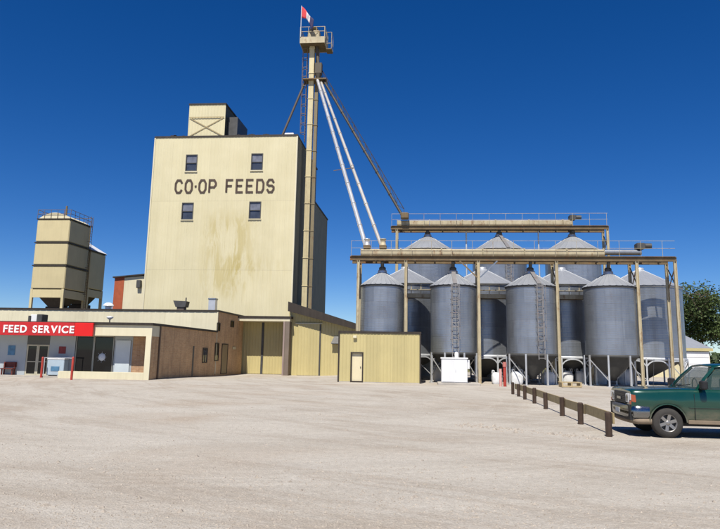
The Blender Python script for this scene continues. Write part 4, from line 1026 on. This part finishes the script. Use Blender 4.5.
def fence():
    ys = [17.73, 20.75, 23.6, 26.5, 29.4, 31.9, 34.2, 36.2]; X = 4.67
    t = thing('post_fence', (X, 27, 0), 'low timber fence of dark posts and one weathered plank rail beside the truck', 'fence')
    rn = random.Random(4)
    for i, y in enumerate(ys):
        x = X+rn.uniform(-.03, .03); h = .66+rn.uniform(-.03, .03); tx, ty = rn.uniform(-.02, .02), rn.uniform(-.02, .02); w_ = .077
        m = MB(); rings = [(0, w_), (h-.03, w_), (h, w_-.02)]; vs = []
        for z, q in rings:
            for k in range(8):
                th = math.pi/8+k*math.pi/4; f_ = 1.08*q
                vs.append((x+f_*math.cos(th)+tx*z, y+f_*math.sin(th)+ty*z, z-.02))
        m.add(vs, [(a*8+k, a*8+(k+1) % 8, a*8+8+(k+1) % 8, a*8+8+k) for a in range(2) for k in range(8)]+[tuple(range(16, 24))]); m.build('post', WOODD, t)
    for i in range(len(ys)-1):
        a, b = ys[i]+.02, ys[i+1]-.02; z0 = .30+rn.uniform(-.015, .015); z1 = z0+rn.uniform(-.02, .02); H = .27
        m = MB(); x = X+.10
        m.add([(x, a, z0), (x+.045, a, z0), (x+.045, b, z1), (x, b, z1), (x, a, z0+H), (x+.045, a, z0+H), (x+.045, b, z1+H), (x, b, z1+H)], [(3, 2, 1, 0), (4, 5, 6, 7), (0, 1, 5, 4), (1, 2, 6, 5), (2, 3, 7, 6), (3, 0, 4, 7)])
        m.build('plank', PLANK, t)
fence()

# ------------------------------------------------------------------ truck
def truck():
    PAINT = mat('green_car_paint', (.002, .047, .031), .3, .15, var=.03, vs=1, bscale=2, bump=0, rnd=0, coat=.9, spec=.5)
    PLAST = mat('black_plastic', (.02, .02, .022), .55, var=.2, bump=.1); CHROME = mat('chrome', (.29, .30, .31), .22, 1., var=.1, vs=6, bump=0)
    DUST = mat('dusty_rocker', (.22, .17, .12), .7, var=.25, vs=3); TYRE = mat('tyre_rubber', (.04, .037, .034), .85, var=.3, vs=5)
    RIM = mat('alloy_rim', (.30, .29, .28), .4, .6, var=.15, vs=6); AMB = mat('amber_lens', (.40, .10, .05), .2, bump=0); LAMP = mat('lamp_lens', (.62, .64, .66), .12, .3, var=.15, vs=14, bump=0)
    SEATM = mat('car_interior', (.05, .048, .045), .8)
    CG = glass('car_glass', (.05, .085, .08), .03, .42)
    FX, NY, Wd, Lr = 5.26, 17.72, 1.96, 5.05; CY = NY+Wd/2
    N = NT(PAINT); p_ = PAINT.node_tree.nodes['Principled BSDF']; src = p_.inputs['Base Color'].links[0].from_socket
    gg = N.n('NewGeometry'); sz = N.n('SeparateXYZ'); N.l(gg.outputs['Position'], sz.inputs[0])
    dv = N.noise(N.pos((1, 1, 2)), 3.5, 6, .65)      # road dust thrown up on the lower doors and fenders
    lo_ = N.math('MINIMUM', N.math('MAXIMUM', N.math('DIVIDE', N.math('SUBTRACT', .80, sz.outputs[2]), .35), 0), 1)
    dm = N.math('MULTIPLY', N.math('MULTIPLY', lo_, N.ramp(dv, [(.3, .25), (.7, 1)])), .75)
    N.l(N.mix(dm, src, (.26, .20, .14)), p_.inputs['Base Color'])
    N.l(N.math('MULTIPLY', N.math('SUBTRACT', 1, dm), .9), p_.inputs['Coat Weight'])
    t = thing('green_truck', (FX+Lr/2, CY, 0), 'dark green pickup style truck parked beside the fence, nose to the left', 'truck')
    UW, UR = .86, 3.85; WR = .375; AR = .455
    hw_ = Wd/2
    def sm(a, b, x): q = min(1, max(0, (x-a)/(b-a))); return q*q*(3-2*q)
    def ztop(u): return 1.12+.05*sm(-.02, .07, u)+.04*sm(.1, 1.4, u)
    def zbot(u):
        z = .40
        for c in (UW, UR):
            d = abs(u-c)
            if d < AR: z = max(z, WR+math.sqrt(AR*AR-d*d)*1.02)
        return z
    def wf(u): return 1-.045*(1-sm(0, .28, u))-.03*(1-sm(-.02, .06, u))-.03*sm(Lr-.3, Lr, u)
    us = [0, .04, .1, .18, .26, .34]+[.38+.035*i for i in range(32)]+[1.55+.18*i for i in range(10)]+[3.38+.035*i for i in range(30)]+[4.5, 4.7, 4.9, 5.0, Lr]
    us = sorted(us); SEC = []
    for u in us:
        zt, zb, f_ = ztop(u), zbot(u), wf(u); W = hw_*f_
        pts = [(.94, .40), (.965, .55), (.985, .72), (1.0, .86), (.995, .95), (.985, zt-.08), (.96, zt-.02), (.92, zt+.0), (.55, zt+.02), (0, zt+.03)]
        # flare over the wheels
        fl = sum(max(0, 1-abs(abs(u-c)-AR*.55)/.35) for c in (UW, UR))*.012
        half = [(W*(a+(fl if b < 1 else 0)), max(b, zb)) for a, b in pts]
        ring = [(FX+u, CY-y, z) for y, z in half]+[(FX+u, CY+y, z) for y, z in half[-2::-1]]
        SEC.append(ring)
    n = len(SEC[0]); m = MB(); m.add(sum(SEC, []), [(i*n+j, i*n+j+1, (i+1)*n+j+1, (i+1)*n+j) for i in range(len(us)-1) for j in range(n-1)], True)
    m.add(SEC[0], [tuple(range(n))]); m.add(SEC[-1], [tuple(range(n-1, -1, -1))])
    body = m.build('body', PAINT, t)
    MB().box(FX+.25, FX+Lr-.2, CY-.62, CY+.62, .28, .95).build('underbody', PLAST, t)
    # arch lips
    for c in (UW, UR):
        for sgn in (-1, 1):
            m = MB(); pr = None
            for k in range(15):
                th = math.pi*k/14; x = FX+c+AR*math.cos(th); z = WR+AR*math.sin(th)*1.02
                if z < .40: z = .40
                y = CY+sgn*(hw_*wf(c+AR*math.cos(th))*.985+.008); cur = Vector((x, y, z))
                if pr is not None: m.beam(pr, cur, .03, .03)
                pr = cur
            m.build('wheel_arch_lip', PAINT, t)
            m = MB(); vs = []
            for k in range(13):
                th = math.pi*k/12
                for y in (CY+sgn*.93, CY+sgn*.60): vs.append((FX+c+(AR-.005)*math.cos(th), y, WR+(AR-.005)*math.sin(th)))
            m.add(vs, [(2*k, 2*k+2, 2*k+3, 2*k+1) for k in range(12)]); m.build('arch_liner', PLAST, t)
    for sgn in (-1, 1):
        m = MB(); y = CY+sgn*hw_*.965
        m.bbox(FX+UW+AR+.03, FX+UR-AR-.03, min(y, y+sgn*.035), max(y, y+sgn*.035), .36, .46, .012); m.build('rocker_panel', DUST, t)
        m = MB(); y = CY+sgn*hw_*.995; m.box(FX+UW+AR+.06, FX+UR-AR-.02, min(y, y+sgn*.014), max(y, y+sgn*.014), .765, .785); m.build('side_moulding', PAINT, t)
    # greenhouse: pillars and roof lofted over the belt line
    zb = ztop(2)-.02; prof = [(1.62, zb), (1.80, zb+.22), (2.05, zb+.50), (2.12, zb+.55), (2.40, zb+.59), (3.6, zb+.60), (4.65, zb+.57), (4.85, zb+.51), (5.0, zb+.02)]
    zr = zb+.60
    def yw(z): return .885-.20*((z-zb)/(zr-zb))**1.25
    m = MB(); rings = []
    for u, z in prof:
        W = yw(z); 
        rings.append([(FX+u, CY-W, z-.0), (FX+u, CY-W*.86, z+.028), (FX+u, CY, z+.05), (FX+u, CY+W*.86, z+.028), (FX+u, CY+W, z)])
    # roof skin
    m.add(sum(rings[3:8], []), [(i*5+j, i*5+j+1, i*5+j+6, i*5+j+5) for i in range(4) for j in range(4)], True); 
    r2 = MB().add(sum(rings[3:8], []), [(i*5+j, i*5+j+1, i*5+j+6, i*5+j+5) for i in range(4) for j in range(4)], True).build('roof_panel', PAINT, t)
    so_ = r2.modifiers.new('thick', 'SOLIDIFY'); so_.thickness = .035; so_.offset = -1
    # pillars
    def pillar(u0, z0, u1, z1, w_, nm='pillar', mt=PAINT):
        for s in (-1, 1):
            MB().beam((FX+u0, CY+s*(yw(z0)-.015), z0), (FX+u1, CY+s*(yw(z1)-.015), z1), .05, w_, (1, 0, 0)).build(nm, mt, t)
    pillar(1.62, zb, 1.86, zb+.29, .07); pillar(1.86, zb+.29, 2.14, zb+.56, .07); pillar(2.62, zb, 2.64, zb+.59, .11); pillar(3.66, zb, 3.62, zb+.59, .13); pillar(4.82, zb, 4.70, zb+.55, .22)
    # glass
    def pane(nm, P, s=None):
        o = MB().add(P, [tuple(range(len(P)))]).build(nm, CG, t); q = o.modifiers.new('thick', 'SOLIDIFY'); q.thickness = .006
        return o
    W0, W1, W2 = yw(zb)-.03, yw(zb+.26)-.03, yw(zb+.55)-.03
    mb = MB(); rows = [(1.62, zb+.01, W0), (1.86, zb+.30, W1), (2.12, zb+.565, W2)]; vs = []
    for u, z, W in rows:
        for k in range(9): q = -1+k/4; vs.append((FX+u-.14*(1-q*q), CY+W*q, z+.03*(1-q*q)))
    o = mb.add(vs, [(i*9+k, i*9+k+1, i*9+k+10, i*9+k+9) for i in range(2) for k in range(8)], True).build('windshield', CG, t)
    for s in (-1, 1):
        def sp(u, z): return (FX+u, CY+s*(yw(z)-.028), z)
        pane('front_side_window', [sp(1.70, zb+.01), sp(2.6, zb+.01), sp(2.6, zb+.56), sp(2.22, zb+.56), sp(1.94, zb+.29)])
        pane('rear_side_window', [sp(2.68, zb+.01), sp(3.62, zb+.01), sp(3.58, zb+.56), sp(2.70, zb+.56)])
        pane('quarter_window', [sp(3.72, zb+.01), sp(4.72, zb+.01), sp(4.62, zb+.52), sp(3.70, zb+.56)])
        # door shut lines, handle, mirror
        for u in (1.52, 2.62, 3.55):
            MB().box(FX+u-.005, FX+u+.005, CY+s*hw_*.99-.012, CY+s*hw_*.99+.0105, .47, 1.10).build('shut_line', PLAST, t)
        MB().bbox(FX+2.34, FX+2.54, CY+s*(hw_+.012)-.018, CY+s*(hw_+.012)+.018, .93, .985, .008).build('door_handle', PLAST, t)
        mr = MB(); y0 = CY+s*.93; y1 = CY+s*1.20
        mr.bbox(FX+1.64, FX+1.79, min(y0+s*.05, y1), max(y0+s*.05, y1), zb+.03, zb+.25, .03); mr.beam((FX+1.72, CY+s*.88, zb+.03), (FX+1.72, y0+s*.1, zb+.08), .06, .05); mr.build('mirror', PLAST, t)
    MB().add([(FX+4.86, CY-.72, zb+.50), (FX+4.86, CY+.72, zb+.50), (FX+4.99, CY+.80, zb+.06), (FX+4.99, CY-.80, zb+.06)], [(0, 1, 2, 3)]).build('rear_window', CG, t)
    for s in (-1, 1):   # hood shut lines along the fender tops, wiper arms, aerial
        m = MB(); pr = None
        for k in range(12):
            u = .03+k*.11; cur = Vector((FX+u, CY+s*hw_*wf(u)*.90, ztop(u)+.006))
            if pr is not None: m.beam(pr, cur, .012, .008)
            pr = cur
        m.build('hood_shut_line', PLAST, t)
        MB().beam((FX+1.46, CY+s*.10+.2, zb+.07), (FX+1.62, CY+s*.10+.5*s+.1, zb+.13), .02, .02).build('wiper', PLAST, t)
    MB().tube((FX+1.12, CY+.80, ztop(1.1)), (FX+1.18, CY+.80, ztop(1.1)+.75), .006, 6).build('aerial', STEELD, t)
    # seats and dashboard
    MB().bbox(FX+1.68, FX+1.95, CY-.75, CY+.75, .95, zb+.05, .05).build('dashboard', SEATM, t)
    for s in (-.4, .4):
        MB().bbox(FX+2.35, FX+2.85, CY+s-.25, CY+s+.25, .6, .85, .06).bbox(FX+2.80, FX+2.96, CY+s-.25, CY+s+.25, .8, zb+.30, .05).bbox(FX+2.84, FX+2.93, CY+s-.13, CY+s+.13, zb+.32, zb+.46, .03).build('seat', SEATM, t)
    m = MB(); m.lathe([(.18, -.015), (.2, 0), (.18, .015)], (FX+2.08, CY+.4, zb+.08), 20, 'X'); m.build('steering_wheel', PLAST, t)
    # nose: grille, lamps, bumper
    wn = hw_*wf(0)
    MB().bbox(FX-.035, FX+.02, CY-.50, CY+.50, .80, 1.10, .015).build('grille', PLAST, t)
    for k in range(5): MB().box(FX-.046, FX-.036, CY-.48, CY+.48, .825+.048*k, .838+.048*k).build('grille_bar', STEELD, t)
    MB().bbox(FX-.055, FX-.047, CY-.17, CY+.17, .895, .965, .003).build('badge', CHROME, t)
    for s in (-1, 1):
        y0, y1 = sorted((CY+s*.51, CY+s*.77)); ya, yb = sorted((CY+s*.775, CY+s*wn*.985))
        hl = MB().bbox(FX-.03, FX+.06, y0, y1, .83, 1.07, .02).build('headlight', LAMP, t)
        MB().lathe([(.001, .0), (.085, .004), (.10, .012)], (FX-.036, (y0+y1)/2, .95), 20, 'X').build('reflector', CHROME, hl)
        MB().bbox(FX-.022, FX+.06, ya, yb, .90, 1.07, .015).build('corner_lens', LAMP, t)
        MB().bbox(FX-.022, FX+.06, ya, yb, .80, .896, .015).build('turn_signal', AMB, t)
        c0 = CY+s*(wn*.985)
        MB().prism([(FX+.0, c0, .86), (FX+.10, CY+s*(hw_*wf(.10)+.006), .87), (FX+.09, CY+s*(hw_*wf(.09)+.006), 1.04), (FX+.0, c0, 1.06)], (0, s*.012, 0)).build('corner_lamp', AMB, t)
    def bar(nm, u0, z0, z1, mt, o=.0):
        h_ = hw_+.012; half = [(.42, h_-.02), (.22, h_), (.12, h_-.005), (.05, h_-.035), (.0, h_-.10), (-.03, h_-.22), (-.06, h_*.6), (-.085, h_*.3), (-.09, 0)]
        path = [(u, -y) for u, y in half]+[(u, y) for u, y in half[-2::-1]]; vs = []; K = len(path)-1
        for u, y in path:
            ln = math.hypot(u-.6, y); cx_, cy_ = (u-.6)/ln, y/ln
            for z, d in ((z0, -.05), (z0+.03, 0), (z0+(z1-z0)*.5, .012), (z1-.03, 0), (z1, -.05)): vs.append((FX+u+u0+.09+cx_*d, CY+y+cy_*d, z))
        a = MB().add(vs, [(k*5+j, k*5+j+1, k*5+j+6, k*5+j+5) for k in range(K) for j in range(4)], True)
        a.build(nm, mt, t)
    bar('bumper', -.09, .47, .79, CHROME); bar('valance', -.05, .33, .475, DUST)
    MB().box(FX-.04, FX+.35, CY-.88, CY+.88, .42, .78).build('bumper_core', PLAST, t)
    MB().box(FX-.105, FX-.092, CY-.17, CY+.17, .56, .68).build('number_plate', mat('plate_white', (.6, .6, .58), .5), t)
    MB().bbox(FX+Lr-.05, FX+Lr+.16, CY-.95, CY+.95, .5, .72, .04).build('rear_bumper', CHROME, t)
    for s in (-1, 1): MB().bbox(FX+Lr-.02, FX+Lr+.03, CY+s*.86-.08, CY+s*.86+.08, .85, 1.15, .015).build('tail_light', mat('tail_red', (.35, .01, .01), .25), t)
    # wheels
    for c in (UW, UR):
        for s in (-1, 1):
            wy = CY+s*.84; tw = .12
            wh = bpy.data.objects.new('wheel', None); COL.objects.link(wh); wh.parent = t; wh.location = (FX+c-t.location.x, wy-CY, WR)
            P = (FX+c, wy, WR); prof = [(.215, -tw), (.25, -tw-.006), (.335, -tw+.002), (.362, -tw+.03)]
            for k in range(6):
                a = -tw+.04+k*.026; prof += [(.375, a), (.375, a+.018), (.366, a+.020), (.366, a+.024)]
            prof += [(.362, tw-.03), (.335, tw-.002), (.25, tw+.006), (.215, tw)]
            MB().lathe(prof, P, 48, 'Y').build('tyre', TYRE, wh)
            m = MB(); o = -s; # outer side: lathe axis Y uses y = cy - h
            h = lambda v: -s*v
            m.lathe([(.217, h(.118)), (.205, h(.112)), (.195, h(.07)), (.195, h(-.1))], P, 36, 'Y'); 
            m.lathe([(.001, h(.10)), (.055, h(.10)), (.065, h(.085)), (.065, h(.04))], P, 18, 'Y')
            for k in range(6):
                th = 2*math.pi*k/6+.3; c_, s_ = math.cos(th), math.sin(th)
                y = wy+s*.075
                m.beam((P[0]+.05*c_, y, P[2]+.05*s_), (P[0]+.205*c_, y+s*.02, P[2]+.205*s_), .075, .03, (0, 1, 0))
            m.build('rim', RIM, wh)
            MB().lathe([(.001, h(.03)), (.19, h(.03))], P, 24, 'Y').build('brake_disc', STEELD, wh)
truck()

# ------------------------------------------------------------------ garage and trees at the right
def garage():
    Y = 78.; a, b = AY(676, 350, Y), AY(712.3, 350, Y); ze = AY(700, 349, Y).z; zr = AY(690, 330, Y+5).z; x0, x1 = a.x-5, b.x
    t = thing('garage', ((x0+x1)/2, Y, 0), 'small yellow garage with pale metal roof and white door behind the truck', 'garage')
    MB().box(x0, x1-.25, Y+.2, Y+9, -.2, ze-.05).build('wall', CREAM, t)
    siding(t, (x0, Y+.17), (1, 0), (0, -1), x1-.25-x0, 0, ze-.1, CREAM, 1.2, (), rib=.3, depth=.02)
    xr = x1-2.6
    MB().prism([(x0-.3, Y-.1, ze), (x1, Y-.1, ze), (xr, Y+4.6, zr), (x0-.3, Y+4.6, zr)], (0, .05, .08)).build('roof', GALVR, t)
    MB().prism([(xr, Y+4.62, zr), (x1, Y-.02, ze), (x1, Y+9.1, ze)], (0.02, 0, .08)).build('roof_hip', GALVR, t)
    MB().prism([(x0-.3, Y+4.62, zr), (xr, Y+4.62, zr), (x1, Y+9.3, ze), (x0-.3, Y+9.3, ze)], (0, .05, .08)).build('rear_roof', GALVR, t)
    MB().box(x0-.3, x1+.02, Y-.16, Y-.105, ze-.22, ze+.08).build('fascia', YEL, t)
    d0, d1 = AY(684.5, 360, Y).x, AY(710, 360, Y).x; zd = AY(698, 351.5, Y).z
    d = MB().box(d0, d1, Y+.07, Y+.13, 0, zd).build('garage_door', WHITE, t)
    for k in range(4): MB().bbox(d0+.04, d1-.04, Y+.04, Y+.068, .05+k*zd/4, (k+1)*zd/4-.03, .01).build('door_panel', WHITE, d)
garage()
LEAF = []
def leaf_mat(nm, c):
    m = bpy.data.materials.new(nm); m.use_nodes = True; N = NT(m); p = m.node_tree.nodes['Principled BSDF']
    a = tuple(x*.6 for x in c); b = tuple(x*1.5 for x in c)
    N.l(N.ramp(N.noise(N.pos(), 1.1, 4), [(.3, a), (.7, b)]), p.inputs['Base Color']); p.inputs['Roughness'].default_value = .6
    p.inputs['Specular IOR Level'].default_value = .25
    return m
LF1 = leaf_mat('cottonwood_leaf', (.065, .095, .03)); LF2 = leaf_mat('dark_leaf', (.035, .055, .02)); BARK = mat('bark', (.14, .11, .085), .9, var=.3, vs=4, bump=.6)
def tree(x, y, H, rad, label, m, seed, nl=9000, zlow=.25):
    rn = random.Random(seed); t = thing('tree', (x, y, 0), label, 'tree')
    tr = MB(); tips = []
    def limb(p, d, L, r, depth):
        p = Vector(p); d = Vector(d).normalized()
        for k in range(3):
            q = p+d*L/3; tr.tube(p, q, r*(1-.22*k), 7, r*(1-.22*(k+1)), False); p = q
            d = (d+Vector((rn.uniform(-.25, .25), rn.uniform(-.25, .25), rn.uniform(-.05, .2)))).normalized()
            if depth < 3 and (k > 0 or depth > 0):
                for _ in range(2 if depth else 3):
                    a = rn.uniform(0, 6.28); nd = Vector((math.cos(a), math.sin(a), rn.uniform(.05, .8))); limb(p, nd, L*rn.uniform(.5, .75), r*.48, depth+1)
            if depth >= 2: tips.append(p.copy())
        tips.append(p)
    limb((x, y, -.2), (rn.uniform(-.05, .05), 0, 1), H*.55, H*.028, 0)
    tr.build('trunk', BARK, t)
    tips_ = [q for q in tips if q.z > H*zlow]
    # clumps around limb tips, kept inside an uneven crown
    vs = []; fs = []
    for i in range(nl):
        c = rn.choice(tips_); s = rad*.15
        p = Vector((c.x+rn.gauss(0, s), c.y+rn.gauss(0, s), c.z+rn.gauss(0, s*.8)))
        if (p.x-x)**2+(p.y-y)**2 > (rad*1.15)**2 or p.z > H: continue
        L = rn.uniform(.10, .24); a = Vector((rn.gauss(0, 1), rn.gauss(0, 1), rn.gauss(0, .6))).normalized(); b = a.orthogonal().normalized(); b = (b*math.cos(rn.random()*6)+a.cross(b)*math.sin(rn.random()*6)).normalized()
        k = len(vs); vs += [p-a*L, p+b*L*.55, p+a*L, p-b*L*.55]; fs.append((k, k+1, k+2, k+3))
    MB().add(vs, fs).build('crown', m, t)
p = AY(692, 350, 95); tree(p.x+.8, 95, AY(697, 284, 95).z, 5.6, 'broad green tree behind the garage', LF1, 3, 16000)
p = AY(716, 350, 104); tree(p.x+3, 104, AY(716, 300, 104).z, 5.5, 'darker tree at the right edge behind the garage', LF2, 8, 12000, .12)
def shelter():
    rn = random.Random(9); vs = []; fs = []
    for i in range(14000):
        x = rn.uniform(-90, 110); h = 3.4+1.0*math.sin(x*.31)+.7*math.sin(x*.83+1); y = 128+rn.gauss(0, 2); z = h*rn.random()**.7
        p = Vector((x, y, z)); L = rn.uniform(.3, .7); a = Vector((rn.gauss(0, 1), rn.gauss(0, 1), rn.gauss(0, .7))).normalized(); b = a.orthogonal().normalized(); k = len(vs)
        vs += [p-a*L, p+b*L*.6, p+a*L, p-b*L*.6]; fs.append((k, k+1, k+2, k+3))
    o = MB().add(vs, fs).build('distant_hedge', LF2); tag(o, 'far dark line of scrub along the horizon', 'scrub', kind='stuff')
shelter()
